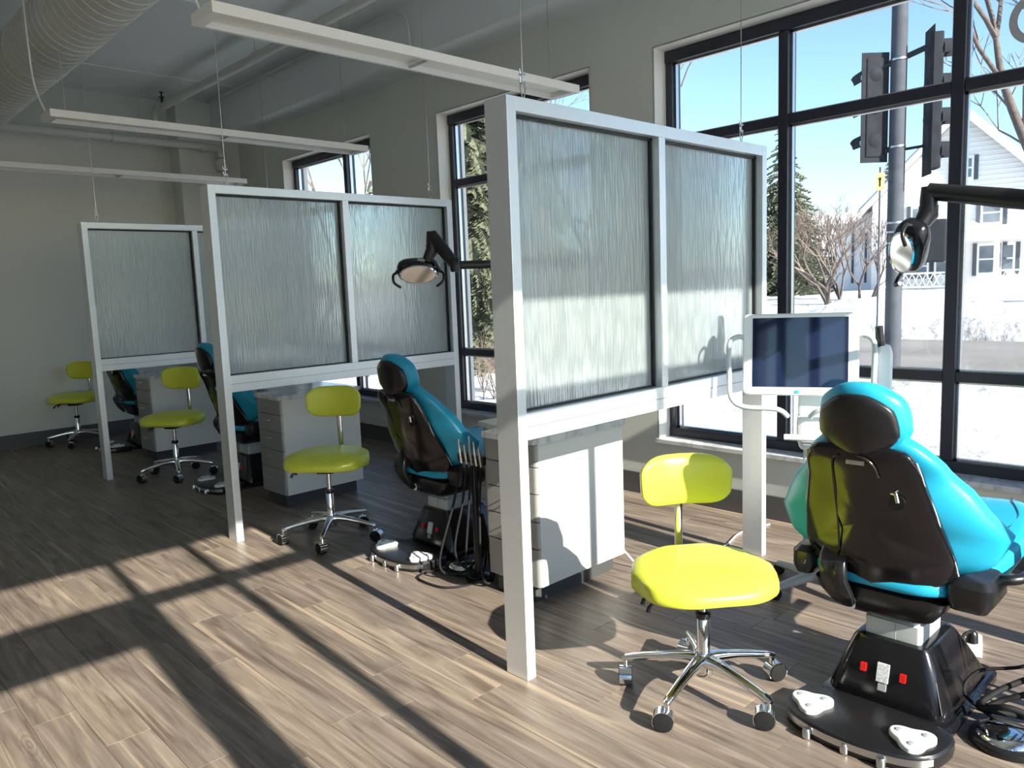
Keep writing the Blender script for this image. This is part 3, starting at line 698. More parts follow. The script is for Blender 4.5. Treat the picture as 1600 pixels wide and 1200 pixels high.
    for s in (-1, 1):
        MB().tube([onshell(s*.985, v, -.014) for v in [-.85+1.7*k/20 for k in range(21)]], .0032, 6).build('shell_edge', 'grey_plastic', bs, 60)
    kp = onshell(-.55, .30, .004)
    lm = MB(); lm.lathe([(.024, -.004), (.022, .006), (.016, .002), (.012, -.002)], kp, 18, 'x'); kn = lm.build('release_socket', 'black_rubber', bs, 40)
    MB().tube([kp+Vector((-.004, .016, .028)), kp+Vector((-.014, .0, .03)), kp+Vector((-.014, -.006, .004))], .006, 8).build('release_lever', 'steel', kn, 50)
    # headrest
    hc = Vector((-.338, .018, 1.016))
    def headc(u, v, w_):
        hw = lerp([(-1, .098), (-.2, .140), (.5, .134), (1, .105)], v)
        return (hc.x + .052 + w_*.050 - v*.022 + .030*u*u, u*hw, hc.z + .008 + v*.122)
    MB().pad(headc, 44, 24, .62, .75).build('headrest_cushion', 'blue_vinyl', root, 80)
    def heads(u, v, w_):
        hw = lerp([(-1, .080), (-.2, .122), (.5, .116), (1, .088)], v)
        return (hc.x + .008 + w_*.020 - v*.022 + .022*u*u, u*hw, hc.z - .006 + v*.104)
    MB().pad(heads, 44, 20, .5, .72).build('headrest_shell', 'black_plastic', root, 60)
    m = MB(); m.box(-.318, -.300, -.022, .026, .888, .945); m.box(-.326, -.300, -.026, .030, .888, .902); m.build('headrest_bracket', 'steel', root, None, .002)
    # hinge arms
    def arm(pts, name, rr=.030, fl=1.5): return MB().tube(spline(pts, 5), rr, 12, True, fl).build(name, 'black_plastic', root, 60)
    def plate_arm(u, v, w_):
        x = lerp([(-1, -.150), (-.45, -.185), (.2, -.218), (1, -.165)], v); y = lerp([(-1, .088), (0, .112), (1, .125)], v); z = .462 + v*.112
        return (x + w_*.016, y + u*lerp([(-1, .026), (-.4, .042), (1, .046)], v), z)
    ha = MB().pad(plate_arm, 32, 20, .4, .4).build('hinge_arm', 'black_plastic', root, 60)
    MB().obox((-.142, .078, .362), (.016, .022, .04)).build('hinge_cap', 'white_plastic', ha, None, .005)
    for s, nm in ((1, 'hinge_housing'), (-1, 'hinge_housing')):
        y0, y1 = (.215, .30) if s > 0 else (-.335, -.205)
        MB().loft([rrect(-.13, .06, y0+.015, y1-.01, .025, .42), rrect(-.14, .07, y0, y1, .03, .45), rrect(-.14, .06, y0, y1, .03, .50), rrect(-.12, .04, y0+.015, y1-.015, .025, .52)]).build(nm, 'black_plastic', root, 40)
    MB().tube(spline([(.0, -.32, .50), (.05, -.375, .505), (.22, -.385, .51), (.50, -.385, .52)], 5), .017, 10).build('arm_support', 'black_plastic', root, 60)
    for o in root.children:
        if o.name.split('.')[0] in ('floor_plate', 'pedestal', 'lift_column'): o.location = (0, -.03, 0)
        if o.name.split('.')[0] == 'foot_control': o.location = (-.018, -.03, 0)
    return root
chair = make_chair()
CHAIRS = [(2.705, .962, 'nearest blue dental chair seen from behind with black back shell'),
          (2.715, 3.452, 'blue dental chair between the nearest and middle partitions'),
          (2.715, 5.942, 'blue dental chair in shade between the middle and farthest partitions'),
          (2.715, 8.432, 'dim blue dental chair beyond the farthest partition')]
for i, (cx, cy, lab) in enumerate(CHAIRS):
    c = chair if i == 0 else copy_tree(chair)
    c.location = (cx, cy, 0); tag(c, lab, 'dental chair', 'blue dental chairs in the bays')

# ------------------------------------------------------------------ dental lights (arm on a floor post)
def dental_light(cx, cy, elbow, link_end, labels):
    """elbow, link_end in room coordinates; head hangs under the elbow"""
    base_ = Vector((cx, cy, 0)); root = empty('dental_light', base_); tag(root, labels, 'dental light', 'dental lights over the chairs')
    def q(p): return Vector(p)-base_
    MB().lathe([(.13, 0), (.13, .02), (.06, .03), (.028, .04)], n=24).build('base_plate', 'black_plastic', root, 40)
    zl = link_end[2]
    MB().lathe([(.024, .03), (.024, zl-.02), (.020, zl), (.020, zl+.03)], n=18).build('pole', 'pale_plastic', root, 40)
    e, l = q(elbow), q(link_end)
    MB().tube([Vector((0, 0, zl)), l], .019, 10, True, 1.2).build('lower_arm', 'black_plastic', root, 60)
    m = MB().tube([l, l*.5+e*.5, e], [.026, .031, .028], 10, True, 1.2)
    la = m.build('upper_arm', 'black_plastic', root, 60)
    d = (e-l).normalized()
    MB().tube([l+Vector((0, 0, .02))+d*.02, e+Vector((0, 0, .024))-d*.03], .006, 8).build('tension_rod', 'steel', la, 60)
    kn = MB(); kn.lathe([(.024, -.035), (.028, -.02), (.028, .03), (.02, .04)], l, 14); kn.build('arm_joint', 'black_plastic', root, 40)
    return root, e, q
def lamp_head(root, e, ctr, fwd, tilt):
    """yoke and reflector head at ctr (local), lens looking along fwd"""
    f = Vector(fwd).normalized(); s = f.cross(Vector((0, 0, 1))).normalized(); u = s.cross(f).normalized()
    mid = (e+ctr)*.5
    drop = e + Vector((0, 0, -.085))
    dr = MB().tube([e+Vector((0, 0, .018)), e+Vector((0, 0, -.03)), drop], [.028, .032, .034], 12).build('drop_tube', 'black_plastic', root, 60)
    col = MB().tube([drop+Vector((0, 0, .03)), drop, drop+(ctr-drop)*.42], [.036, .038, .026], 12).build('swivel', 'black_plastic', root, 50)
    neck = drop+(ctr-drop)*.40
    bk = ctr - f*.03; yk = .120 if abs(sin(tilt)) < .5 else .072
    # yoke
    for sg in (1, -1):
        MB().tube(spline([neck, neck*.45+(bk+s*sg*yk*.97)*.55+u*.03, bk+s*sg*yk], 6), .010, 8).build('yoke', 'black_plastic', root, 60)
    if tilt:
        s, u = s*cos(tilt)+u*sin(tilt), u*cos(tilt)-s*sin(tilt)
    R = Matrix((s, u, f)).transposed()
    def hd(a, b, w_): return bk + R @ Vector((a*.118, b*.068, w_*.048 - .016 - .012*a*a))
    hs = MB().pad(hd, 32, 16, .7, .7).build('lamp_housing', 'black_gloss', root, 60)
    rings = []
    for k, w_ in ((1.0, .034), (.92, .039), (.86, .024), (.45, .008)):
        rings.append([bk + R @ Vector((cos(t)*.104*k, sin(t)*.056*k, w_)) for t in [2*pi*j/28 for j in range(28)]])
    MB().loft(rings).build('reflector', 'chrome', hs, 50)
    for sg in (-1, 1):
        g = bk + s*(sg*.116)
        MB().tube(spline([g, g+s*sg*.02+f*.03, g+s*sg*.015+f*.075-u*.02, g+f*.085-u*.045-s*sg*.02], 5), .0075, 8).build('handle', 'black_plastic', hs, 60)
    MB().tube([bk-s*.04+f*.005+u*.07, bk-s*.0+u*.076], .008, 8).build('switch', 'grey_plastic', hs)
r, e, q = dental_light(3.42, .33, (3.296, 1.069, 1.783), (3.24, .50, 1.665), 'black dental light with a chrome reflector in front of the window')
lamp_head(r, e, q((3.215, 1.135, 1.552)), (-.80, .36, -.52), radians(-58))
r, e, q = dental_light(3.215, 2.885, (2.64, 3.345, 1.775), (2.665, 3.19, 1.605), 'black dental light seen before the middle glass partition')
lamp_head(r, e, q((2.575, 3.395, 1.565)), (-.45, -.55, -.42), 0)

# ------------------------------------------------------------------ delivery holders, hoses and pedals beside the chairs
def delivery(cx, cy, label):
    root = empty('instrument_holder', (cx, cy, 0)); tag(root, label, 'instrument holder', 'instrument holders beside the chairs')
    MB().lathe([(.075, 0), (.075, .015), (.04, .025), (.018, .035), (.018, .60), (.014, .61)], n=20).build('stand', 'black_plastic', root, 40)
    m = MB(); m.obox((-.0, 0, .63), (.05, .20, .045)); m.build('holder_bar', 'black_plastic', root, None, .006)
    rr = random.Random(int(cy*10))
    for k, y in enumerate((-.08, -.045, -.01, .03, .07)):
        MB().tube([(-.02, y, .60), (-.03, y, .665), (-.035, y, .70+.025*(k % 3))], [.007, .008, .005], 10).build('handpiece', ('steel', 'chrome', 'grey_plastic')[k % 3], root, 50)
        dx = rr.uniform(-.12, .05); lo = rr.uniform(.03, .16)
        MB().tube(spline([(-.02, y, .60), (-.04+dx*.4, y*1.1, .40), (-.06+dx, y*1.6, lo), (-.01+dx*.5, y*1.3-.03, .015+lo*.2), (.05, y*.6, .12), (.02, y*.3, .34)], 8), .0062, 8).build('hose', 'black_rubber', root, 60)
    return root
delivery(2.485, 2.90, 'black hoses and instruments hanging beside the near cabinet')
dh = delivery(2.93, .43, 'black instrument holder partly cut off at the right edge')
for pts in ([(2.993, .48, .16), (2.861, .594, .12), (2.755, .659, .09), (2.700, .680, .06), (2.72, .60, .08), (2.76, .52, .05), (2.80, .44, .03)], [(2.94, .47, .14), (2.809, .575, .10), (2.772, .635, .07), (2.735, .665, .045), (2.78, .60, .03), (2.84, .47, .02)]):
    MB().tube([Vector(p)-Vector((2.93, .43, 0)) for p in spline(pts, 8)], .010, 10).build('hose', 'black_rubber', dh, 60)
def pedal(x, y, label, pts, rz=0):
    root = empty('foot_pedal', (x, y, 0), rz); tag(root, label, 'foot pedal', 'round foot pedals')
    MB().lathe([(.105, 0), (.108, .008), (.104, .02), (.09, .026)], n=32).build('pedal_base', 'black_plastic', root, 40)
    MB().lathe([(.088, .026), (.086, .034), (.06, .046), (.02, .052), (.0, .053)], n=32).build('pedal_disc', 'chrome', root, 60)
    c = Vector((x, y, 0)); MB().tube([Vector(p)-c for p in spline(pts, 8)], .0058, 8).build('pedal_cord', 'black_rubber', root, 60)
pedal(2.52, 3.05, 'chrome topped foot pedal beside the near cabinet', [(2.45, 3.10, .015), (2.32, 3.16, .008), (2.26, 3.10, .008), (2.28, 2.92, .008), (2.42, 2.86, .008), (2.50, 2.92, .05), (2.56, 2.97, .25)])
pedal(2.645, .585, 'chrome topped foot pedal at the lower right corner', [(2.72, .62, .02), (2.76, .74, .06), (2.83, .72, .12), (2.88, .60, .16), (2.90, .50, .25)])
# small floor power outlet with plug, white cable on the floor
root = empty('floor_outlet', (3.26, .855, 0), radians(15)); tag(root, 'white floor outlet box with a black plug beyond the chair pedestal', 'outlet')
MB().loft([[(sx*.075, sy*.035, 0) for sx, sy in ((-1,-1),(1,-1),(1,1),(-1,1))], [(sx*.075, sy*.035, .028) for sx, sy in ((-1,-1),(1,-1),(1,1),(-1,1))], [(sx*.062, sy*.025, .040) for sx, sy in ((-1,-1),(1,-1),(1,1),(-1,1))]]).build('outlet_box', 'white_plastic', root, None, .003)
pl = MB().lathe([(.022, .038), (.020, .075), (.012, .085)], (-.03, 0, 0), 14).build('plug', 'black_plastic', root, 40)
MB().tube(spline([(-.03, 0, .075), (-.06, .02, .085), (-.12, .05, .05), (-.2, .08, .008)], 6), .006, 8).build('plug_cord', 'black_rubber', pl, 60)
m = MB(); m.tube(spline([(3.085, 2.50, .16), (3.09, 2.42, .08), (3.12, 2.33, .01), (3.22, 2.22, .006), (3.33, 2.25, .006), (3.50, 2.22, .006), (3.70, 2.20, .006), (3.95, 2.25, .006), (4.2, 2.2, .006)], 8), .0055, 8)
tag(m.build('power_cable', 'white_plastic', None, 60), 'thin white cable crossing the floor behind the nearest stool', 'cable')

# ------------------------------------------------------------------ scanner cart with monitor
def cart():
    cx, cy = 3.43, 1.57; yaw = atan2(-cx, cy)         # local -Y looks to the viewer
    root = empty('scanner_cart', (cx, cy, 0), yaw); root.scale = (.95, .95, .97); tag(root, 'white scanner cart with monitor beside the nearest blue chair', 'scanner cart')
    # star foot
    for a in (-2.35, -.75, .8, 2.35):
        d = Vector((cos(a), sin(a), 0)); lg = MB().tube([d*.02+Vector((0, 0, .075)), d*.14+Vector((0, 0, .065)), d*.25+Vector((0, 0, .055))], [.034, .028, .02], 10, True, .7).build('base_leg', 'grey_plastic', root, 60)
        m = MB(); c = d*.245; s = Vector((-d.y, d.x, 0))
        m.tube([c+Vector((0, 0, .026))-s*.014, c+Vector((0, 0, .026))+s*.014], .026, 16); m.build('caster', 'black_rubber', lg, 40)
    MB().box(-.055, .075, -.03, .09, .06, .80).build('column', 'pale_plastic', root, None, .012)
    MB().box(-.05, .05, -.035, -.031, .10, .35).build('column_cover', 'grey_plastic', root, None, .001)
    MB().loft([[(-.07, -.05, .70), (.09, -.05, .70), (.09, .09, .70), (-.07, .09, .70)], [(-.085, -.07, .76), (.11, -.07, .76), (.11, .10, .76), (-.085, .10, .76)], [(-.085, -.07, .87), (.11, -.07, .87), (.11, .10, .87), (-.085, .10, .87)]]).build('body', 'white_plastic', root, None, .02)
    MB().tube(spline([(-.14, -.11, .775), (.0, -.115, .775), (.14, -.11, .775), (.15, -.05, .775)], 5), .0145, 12).build('front_handle', 'white_plastic', root, 60)
    MB().box(-.06, .05, -.105, -.06, .735, .752).build('handle_bracket', 'grey_plastic', root, None, .006)
    t = Matrix.Rotation(radians(-7), 3, 'X')
    mon = Vector((-.075, -.06, 1.160)); W, Hh = .52, .385
    def rr(w_, h, y, r): 
        pts = []
        for sx, sz, a0 in ((1, 1, 0), (-1, 1, pi/2), (-1, -1, pi), (1, -1, 3*pi/2)):
            for k in range(6): a = a0+pi/2*k/5; pts.append(mon + t @ Vector((sx*(w_/2-r)+r*cos(a), y, sz*(h/2-r)+r*sin(a))))
        return pts
    mb = MB().loft([rr(W*.9, Hh*.88, .05, .03), rr(W, Hh, .028, .03), rr(W, Hh, .0, .03), rr(W-.012, Hh-.012, -.006, .026)]).build('monitor', 'white_plastic', root, 40)
    scr = MB().loft([rr(.428, .325, -.0055, .003), rr(.428, .325, -.0075, .003)]); o = scr.build('screen', 'screen', mb)
    o.location = t @ Vector((0, 0, .010))
    m = MB()
    for dz in (.004, -.004): p = mon + t @ Vector((-.01, -.0075, -.175+dz)); m.obox(p, (.020, .004, .005), t)
    m.build('power_mark', 'teal_mark', mb)
    for sx in (-1, 1):
        MB().tube(spline([mon+Vector((sx*.24, .02, .075)), mon+Vector((sx*.285, .01, .085)), mon+Vector((sx*.322, -.01, .05)), mon+Vector((sx*.322, -.03, -.08)), mon+Vector((sx*.312, -.045, -.20)), mon+Vector((sx*.25, -.05, -.245)), mon+Vector((sx*.10, -.055, -.252)), mon+Vector((sx*.05, -.03, -.29))], 6), .0125, 10).build('side_handle', 'pale_plastic', root, 60)
    m = MB().box(-.08, .03, -.03, .05, .86, 1.04).build('monitor_neck', 'white_plastic', root, None, .012)
    # wand cradle on the right
    cr = MB().loft([[(.29+dx, -.02+dy, z) for dx, dy in ((-.03*k, -.045*k), (.035*k, -.045*k), (.035*k, .045*k), (-.03*k, .045*k))] for z, k in ((.93, .6), (.96, 1), (1.16, 1.05), (1.20, .8))]).build('wand_cradle', 'white_plastic', root, 50, .012)
    MB().tube([(.28, -.03, 1.10), (.275, -.035, 1.20), (.267, -.045, 1.285)], [.022, .020, .017], 12).build('scanner_wand', 'black_plastic', cr, 50)
    MB().tube([(.10, .03, .84), (.20, .02, .90), (.28, -.01, .955)], .02, 10).build('cradle_arm', 'grey_plastic', root, 60)
cart()

# ------------------------------------------------------------------ outside
def ray(px, py, dist):
    """place a far thing by the direction it is seen in; returns a point"""
    co = SC.camera.matrix_world; d = co.to_3x3() @ Vector(((px-800)/1205.1, -(py-600)/1205.1, -1)); return co.translation + d*dist
GZ = -.15
from mathutils import noise as mn
def hgt(x, y):
    n = mn.noise(Vector((x*.35, y*.35, 3)))*.5 + mn.noise(Vector((x*1.3, y*1.3, 9)))*.22 + mn.noise(Vector((x*3.1, y*3.1, 1)))*.10
    def bump(c, w_, h): return h*math.exp(-((x-c)/w_)**2)
    z = GZ + .06 + (.20 if 4.6 < x < 12.6 else .12)*n
    z += bump(12.0, 1.0, .05)*(1+.9*n) + bump(22.3, 1.5, .75)*(1+1.0*n) + bump(8.6, 1.2, .10)
    if x > 22: z += min(1, (x-22)/12)*.75
    if x < 4.62+.3 and YS-.4 < y < YB+.4: z = GZ-.05
    if 13.3 < x < 20.7: z = GZ-.12
    return z
def ground():
    m = MB(); xs = []; x = -14.0
    while x < 160:
        xs.append(x); x += .28 if 4.6 < x < 26 else (1.0 if x < 45 else 6)
    ys = []; y = -45.0
    while y < 130:
        ys.append(y); y += .32 if -2 < y < 26 else (1.2 if y < 50 and y > -12 else 6)
    n = len(ys); vs = [(x, y, hgt(x, y)) for x in xs for y in ys]; fs = []
    for i in range(len(xs)-1):
        for j in range(n-1):
            if xs[i] >= XL-.5 and xs[i+1] <= XW+.6 and ys[j] > YS-.3 and ys[j+1] < YB+.3: continue
            fs.append((i*n+j, (i+1)*n+j, (i+1)*n+j+1, i*n+j+1))
    m.add(vs, fs); o = m.build('snow_ground', 'ground_snow', None, 60); tag(o, 'bright patchy snow covering the ground outside the windows', 'snow', kind='structure')
ground()
m = MB(); m.add([(13.5, -60, GZ-.02), (20.5, -60, GZ-.02), (20.5, 160, GZ-.02), (13.5, 160, GZ-.02), (13.5, -60, GZ-.3), (20.5, -60, GZ-.3), (20.5, 160, GZ-.3), (13.5, 160, GZ-.3)], [(0,1,2,3),(4,7,6,5),(0,4,5,1),(1,5,6,2),(2,6,7,3),(3,7,4,0)])
tag(m.build('road', 'asphalt'), 'dry salted street crossing beyond the windows', 'road', kind='structure')

# house
def house():
    c = ray(1497, 424, 38); base_ = Vector((c.x, c.y, .45)); yaw = atan2(c.y, c.x) - .10
    root = empty('house', base_, yaw); tag(root, 'white gabled house with porch across the snowy street', 'house')
    k = 38/1205.1          # metres per pixel at that distance; local -X faces the street, +Y is to the left
    W, D = 3.95, 9.0; ez, az = 4.55, 8.55
    m = MB(); pr = [(-W, 0), (W, 0), (W, ez), (0, az), (-W, ez)]
    m.loft([[(0, y, z) for y, z in pr], [(D, y, z) for y, z in pr]]); m.build('wall', 'house_siding', root)
    sd = MB()
    for i in range(36):
        z = .2+i*.23
        hw = W if z < ez else W*(az-z)/(az-ez)
        if hw > .2: sd.box(-.02, 0, -hw, hw, z, z+.02)
    sd.build('siding_boards', 'house_siding', root)
    for s in (-1, 1):
        r = MB(); th = .22; ov = .55; sl = (az-ez)/W
        a, b = (0, az+.05), (s*(W+ov), ez-ov*sl+.05)
        r.loft([[(x, a[0], a[1]), (x, b[0], b[1]), (x, b[0], b[1]+th), (x, a[0], a[1]+th)] for x in (-.55, D+.3)]); ro = r.build('roof', 'roof_shingle', root)
        t = MB(); t.loft([[(x, a[0], a[1]-.16), (x, b[0], b[1]-.16), (x, b[0], b[1]+th), (x, a[0], a[1]+th)] for x in (-.62, -.56)]); t.build('fascia', 'house_trim', ro)
        t = MB(); t.loft([[(x, a[0]+s*.1, a[1]+th-.09), (x, b[0], b[1]+th), (x, b[0], b[1]+th+.14), (x, a[0]+s*.1, a[1]+th+.05)] for x in (-.5, D)]); t.build('roof_snow', 'snow', ro)
    def win(yc, zc, w_, h, shut=True):
        f = MB().box(-.07, .02, yc-w_/2-.1, yc+w_/2+.1, zc-h/2-.1, zc+h/2+.1).build('window', 'house_trim', root)
        for j in (0, 1): MB().box(-.085, -.07, yc-w_/2, yc+w_/2, zc-h/2+j*h/2+.04, zc+j*h/2-.04).build('pane', 'house_glass', f)
        if shut:
            for s in (-1, 1): MB().box(-.08, -.0, yc+s*(w_/2+.1)-.09+s*.09, yc+s*(w_/2+.1)+.09+s*.09, zc-h/2-.1, zc+h/2+.1).build('shutter', 'house_shutter', f)
    win(-.12, 5.95, .62, .95); win(-1.32, 3.75, .70, 1.0); win(1.7, 3.75, .7, 1.0)
    win(-1.30, 1.55, .85, 1.35); win(-2.05, 1.55, .4, 1.3); win(1.85, 1.35, .95, 1.35); win(.55, 1.55, .8, 1.4)
    # porch
    p = MB(); p.loft([[(x, y, z) for y, z in ((-2.2, 2.55), (.9, 2.55), (-.65, 3.35))] for x in (-1.7, 0)]); p.build('porch_roof', 'house_siding', root)
    MB().box(-1.9, 0, -W-.1, 3.3, 2.42, 2.56).build('porch_beam', 'house_trim', root); MB().box(-2.0, 0, -W-.1, 3.4, -.35, .12).build('porch_deck', 'house_trim', root)
    for y in (-3.6, -1.7, .15, 3.1): MB().box(-1.85, -1.62, y-.11, y+.11, .1, 2.45).build('porch_column', 'house_trim', root)
    for y0, y1 in ((-3.5, -1.8), (.25, 3.0)):
        r = MB().box(-1.78, -1.70, y0, y1, .95, 1.03).box(-1.78, -1.70, y0, y1, .3, .37)
        n = max(2, int((y1-y0)/.28))
        for i in range(n):
            a = y0+(y1-y0)*i/n; b = y0+(y1-y0)*(i+1)/n
            r.tube([(-1.74, a, .35), (-1.74, b, .97)], .018, 4); r.tube([(-1.74, b, .35), (-1.74, a, .97)], .018, 4)
        r.build('porch_railing', 'house_trim', root)
    # low wing at the left, with downpipes
    m = MB(); m.loft([[(x, y, z) for y, z in ((W, -.3), (W+1.9, -.3), (W+1.9, 3.0), (W, 4.2))] for x in (.9, 7)]); m.build('wing_wall', 'house_siding', root)
    m = MB(); m.loft([[(x, y, z) for y, z in ((W, 4.2), (W+2.3, 2.85), (W+2.3, 3.0), (W, 4.4))] for x in (.5, 7.3)]); m.build('wing_roof', 'snow', root)
    for y in (W+.45, W+1.1): MB().box(.82, .9, y-.05, y+.05, .6, 3.2).build('downpipe', 'pole_metal', root)
    MB().box(-2.5, -2.1, -6.6, -3.2, -.45, .25).build('stone_wall', 'stone', root, None, .05)
    return root
house()
# distant snowy roofs and a wooded rise
def far_house(px, py, dist, w_, h, label, mat):
    c = ray(px, py, dist); root = empty('far_house', (c.x, c.y, 1.0), atan2(c.y, c.x)); tag(root, label, 'house', 'far houses behind the bare tree')
    z = c.z-1.0
    MB().box(0, w_, -w_, w_, -1.2, z).build('wall', mat, root)
    m = MB(); m.loft([[(-.6, y, z), (w_/2, y, z+h), (w_+.6, y, z)] for y in (-w_-.5, w_+.5)]); m.build('roof', 'snow', root)
    for y in (-w_*.5, w_*.4): f = MB().box(-.06, .0, y-.5, y+.5, z-2.2, z-.9).build('window', 'house_glass', root)
far_house(1290, 352, 75, 4.6, 1.3, 'distant snow roofed house behind the bare tree', 'house_siding')
far_house(1318, 400, 62, 2.6, .9, 'small snow roofed house low behind the bare tree', 'hill_dark')
m = MB(); rg = []
for i in range(60):
    a = -.25 + 1.9*i/59; d = 150; hh = 2.6 + 1.2*mn.noise(Vector((i*.35, 0, 5))) + .5*mn.noise(Vector((i*1.3, 4, 5)))
    rg.append([(cos(a)*d, sin(a)*d, -2), (cos(a)*d, sin(a)*d, hh), (cos(a)*(d+25), sin(a)*(d+25), hh+1.5), (cos(a)*(d+26), sin(a)*(d+26), -2)])
m.loft(rg); tag(m.build('wooded_hill', 'hill_dark', None, 50), 'low wooded rise at the skyline', 'hill', kind='structure')

# trees
def spruce(x, y, h, r, label, seed, mat='needles', fine=1):
    rd = random.Random(seed); root = empty('spruce_tree', (x, y, GZ)); tag(root, label, 'tree', 'spruce trees outside')
    MB().tube([(0, 0, -.4), (0, 0, h*.5), (0, 0, h)], [.022*h, .012*h, .01], 8).build('trunk', 'bark', root, 60)
    m = MB(); tiers = int(h*3.4*(1+.5*(fine-1)))
    for i in range(tiers):
        t = i/(tiers-1); z = h*(.05+.93*t); L = r*(1-t)**.85 + .10; nb = max(5, int(13*(1-t)+4))
        for k in range(nb):
            a = 2*pi*(k+rd.random())/nb; l = L*rd.uniform(.65, 1.12); dr = rd.uniform(.18, .42)*l
            d = Vector((cos(a), sin(a), 0)); s = Vector((-sin(a), cos(a), 0)); p0 = Vector((0, 0, z+rd.uniform(-.1, .1)))
            N = int(5*fine)
            for j in range(N):                                     # side sprays along each bough
                q = (j+.6)/N; c = p0 + d*l*q + Vector((0, 0, -dr*q*q)); w_ = (.24*l*(1.15-q)+.05)*rd.uniform(.6, 1.3)*(1/fine**.5 if fine > 1 else 1); ln = l/N*1.5
                for sg in (-1, 1):
                    tip = c + s*sg*w_ + d*ln*.7 + Vector((0, 0, -w_*rd.uniform(.2, .7)))
                    m.add([c - d*ln*.3, c + d*ln*.45 + Vector((0, 0, .04)), tip, c + Vector((0, 0, (-.10*l-.03)/fine))], [(0, 1, 2), (0, 2, 3), (1, 3, 2)])
    m.build('foliage', mat, root)
def bare(x, y, h, label, seed, stems=1, spread=.5, name='bare_tree', thick=.028, lv=5, lean=(0, 0), path=None, grp='bare trees outside'):
    rd = random.Random(seed); root = empty(name, (x, y, GZ)); tag(root, label, 'tree' if name == 'bare_tree' else 'shrub', grp)
    big, small = MB(), MB()
    def grow(p, d, L, r, k):
        pts = [p]; dd = d.copy(); n = 3
        for i in range(n):
            dd = (dd + Vector((rd.uniform(-1, 1), rd.uniform(-1, 1), rd.uniform(-.3, .6)))*.18).normalized(); pts.append(pts[-1]+dd*L/n)
        rs = [r, r*.88, r*.78, r*.66]
        (big if k >= lv-1 else small).tube(pts, rs, 6 if k >= lv-1 else 3, False)
        if k == 0: return
        for j in range(rd.choice((2, 3, 3)) + (1 if k <= 2 else 0)):
            nd = (dd + Vector((rd.uniform(-1, 1), rd.uniform(-1, 1), rd.uniform(-.35, .75)))*spread*1.25).normalized()
            st = pts[rd.choice((2, 3, 3))] ; grow(st, nd, L*rd.uniform(.58, .80), r*rd.uniform(.5, .66), k-1)
    if path:
        c = Vector((x, y, GZ)); pp = [Vector((0, 0, -.3))]+[p-c for p in path]; big.tube(spline(pp, 4), [.24-.008*i for i in range(4*len(pp)-3)], 8)
        for i in (2, 3, 4, 5, 5, 5):
            d = (pp[i]-pp[i-1]).normalized(); grow(pp[i], (d+Vector((rd.uniform(-1, 1), rd.uniform(-1, 1), rd.uniform(0, .6)))*.7).normalized(), 2.0, .08, 4)
        stems = 0
    for s in range(stems):
        a = rd.uniform(0, 2*pi); d = Vector((cos(a)*spread*.7*(stems > 1)+lean[0], sin(a)*spread*.7*(stems > 1)+lean[1], 1)).normalized()
        grow(Vector((cos(a)*.12*(stems > 1), sin(a)*.12*(stems > 1), -.3)), d, h*.34, h*thick*(.6 if stems > 1 else 1), lv)
    big.build('trunk', 'bark', root, 60); small.build('branches', 'twig', root)
def at(px, dist): p = ray(px, 430, dist); return p.x, p.y
spruce(*at(1222, 37), 9.2, 2.5, 'dark spruce half hidden by the left window mullion', 11, fine=1.8)
spruce(*at(1250, 46), 7.4, 1.9, 'shorter spruce beside the bare yard tree', 12)
spruce(*at(1383, 56), 9.6, 2.6, 'spruce rising behind the left roof of the white house', 13)
spruce(*at(738, 15.5), 8.6, 2.9, 'big frosty spruce filling the narrow second window', 14, fine=4.5)
spruce(*at(800, 40), 15.5, 3.2, 'tall spruce farther along the street in the second window', 15, fine=1.8)
spruce(*at(1630, 52), 10.5, 3.0, 'spruce to the right of the white house', 16)
bare(*at(1312, 27), 5.0, 'many stemmed bare yard tree in the big window', 21, 5, .55, lv=5)
bare(*at(1352, 31), 4.6, 'bare tree in front of the house wing', 22, 3, .5, lv=5)
bare(*at(1290, 60), 8.5, 'thin bare tree behind the yard tree', 23, 2, .45, lv=5)
bare(*at(1268, 26), 1.3, 'low snowy shrub left of the yard tree', 24, 7, .7, 'bare_shrub', .02, 3, grp='bare shrubs outside')
bare(*at(470, 25), 11.5, 'bare tree with tangled branches in the farthest window', 25, 3, .62, thick=.017, lv=6)
bare(*at(900, 24), 11.0, 'bare tree showing over the nearest partition', 26, 2, .5, thick=.017, lv=6)
bare(*at(1720, 24), 9.5, 'large bare street tree leaning in at the right edge', 27, 1, .55, thick=.034, lv=5, path=[ray(1700, 400, 24), ray(1640, 300, 24), ray(1600, 215, 24), ray(1568, 130, 24), ray(1556, 60, 24)])
bare(*at(752, 11), 1.5, 'tangled bare brush below the big spruce', 28, 8, .7, 'bare_shrub', .014, 4, grp='bare shrubs outside')

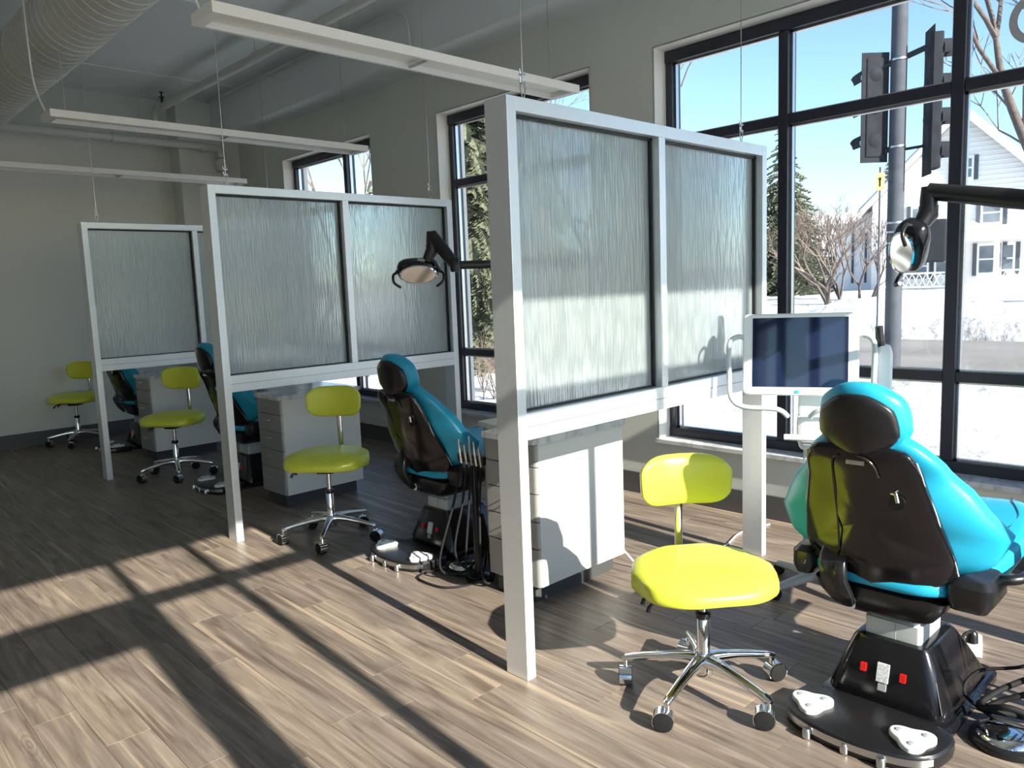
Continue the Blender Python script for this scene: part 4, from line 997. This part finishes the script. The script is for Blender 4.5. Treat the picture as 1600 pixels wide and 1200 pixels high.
# traffic signals on a street pole
def signals():
    c = ray(1397, 430, 11.3); root = empty('traffic_signal_pole', (c.x, c.y, GZ), atan2(c.y, c.x)); tag(root, 'grey street pole carrying black traffic signals', 'traffic signal')
    k = 11.3/1205.1; z0 = H - GZ                     # local: -X towards viewer, +Y left, z up
    Z = lambda py: z0 + (430-py)*k
    Yl = lambda px: (1397-px)*k
    MB().tube([(0, 0, -.3), (0, 0, 9.0)], [.115, .10], 16).build('pole', 'pole_metal', root, 40)
    for py in (352, 366, 383, 110, 238): MB().lathe([(.118, Z(py)-.015), (.122, Z(py)), (.118, Z(py)+.015)], n=16).build('pole_band', 'steel', root, 40)
    def head(y, zc, rz, label, n=3):
        R = Matrix.Rotation(rz, 3, 'Z'); t = lambda p: R @ Vector(p) + Vector((0, y, zc))
        hh = .235*n
        b = MB(); b.obox((0, y, zc), (.17, .26, 2*hh*.98), R); bo = b.build('signal_body', 'signal_metal', root, None, .02)
        MB().obox(t((-.06, 0, 0)), (.012, .40, 2*hh+.12), R).build('back_plate', 'signal_metal', bo, None, .01)
        for i in range(n):
            z = (i-(n-1)/2)*.46; 
            ln = []
            for a in [radians(-25)+radians(230)*j/14 for j in range(15)]:
                ln.append(a)
            v = MB(); rings = []
            for xx, rr in ((.085, .150), (.42, .140)):
                rings.append([t((xx - (.10 if xx > .2 and abs(a-pi/2) > 1.2 else 0), cos(a)*rr, z+sin(a)*rr)) for a in ln] + [t((xx - (.10 if xx > .2 and abs(a-pi/2) > 1.2 else 0), cos(a)*(rr-.012), z+sin(a)*(rr-.012))) for a in reversed(ln)])
            v.loft(rings); v.build('visor', 'signal_metal', bo, 50)
            l = MB(); l.tube([t((.08, 0, z)), t((.10, 0, z))], .125, 18); l.build('lens', 'black_gloss', bo, 40)
            w_ = MB(); w_.tube([t((-.085, 0, z)), t((-.11, 0, z))], [.10, .06], 14); w_.build('rear_cover', 'signal_metal', bo, 40)
    head(Yl(1362), Z(177), radians(28), 'a'); head(Yl(1444), Z(178), radians(-75), 'b', 4)
    m = MB(); m.tube([(0, 0, Z(112)), (.0, Yl(1366), Z(118))], .035, 8); m.tube([(0, 0, Z(238)), (0, Yl(1380), Z(242))], .04, 8); m.tube([(0, 0, Z(110)), (0, Yl(1444), Z(94))], .04, 8); m.tube([(0, 0, Z(360)), (0, Yl(1446), Z(352))], .035, 8); m.tube([(0, 0, Z(243)), (0, Yl(1436), Z(240))], .02, 8)
    m.build('bracket', 'signal_metal', root, 50)
    p = MB(); p.obox((-.02, Yl(1437), Z(383)), (.22, .56, .60)); p.build('pedestrian_signal', 'signal_metal', root, None, .03)
    p = MB(); p.box(-.11, .11, -.13, .13, 0, .25).build('pole_base', 'pole_metal', root, None, .03)
signals()
c = ray(1375, 284, 16); root = empty('street_sign', (c.x, c.y, GZ), atan2(c.y, c.x)); tag(root, 'small yellow crossing sign beyond the signal pole', 'sign')
MB().tube([(0.02, 0, -.2), (.02, 0, c.z-GZ+.3)], .018, 8).build('sign_post', 'pole_metal', root, 60)
m = MB(); m.obox((0, 0, c.z-GZ), (.02, .17, .36)); s = m.build('sign_plate', 'sign_yellow', root, None, .004)
m = MB(); m.obox((-.012, 0, c.z-GZ+.06), (.006, .05, .05)); m.obox((-.012, .0, c.z-GZ-.03), (.006, .03, .13)); m.build('sign_symbol', 'black_plastic', s)
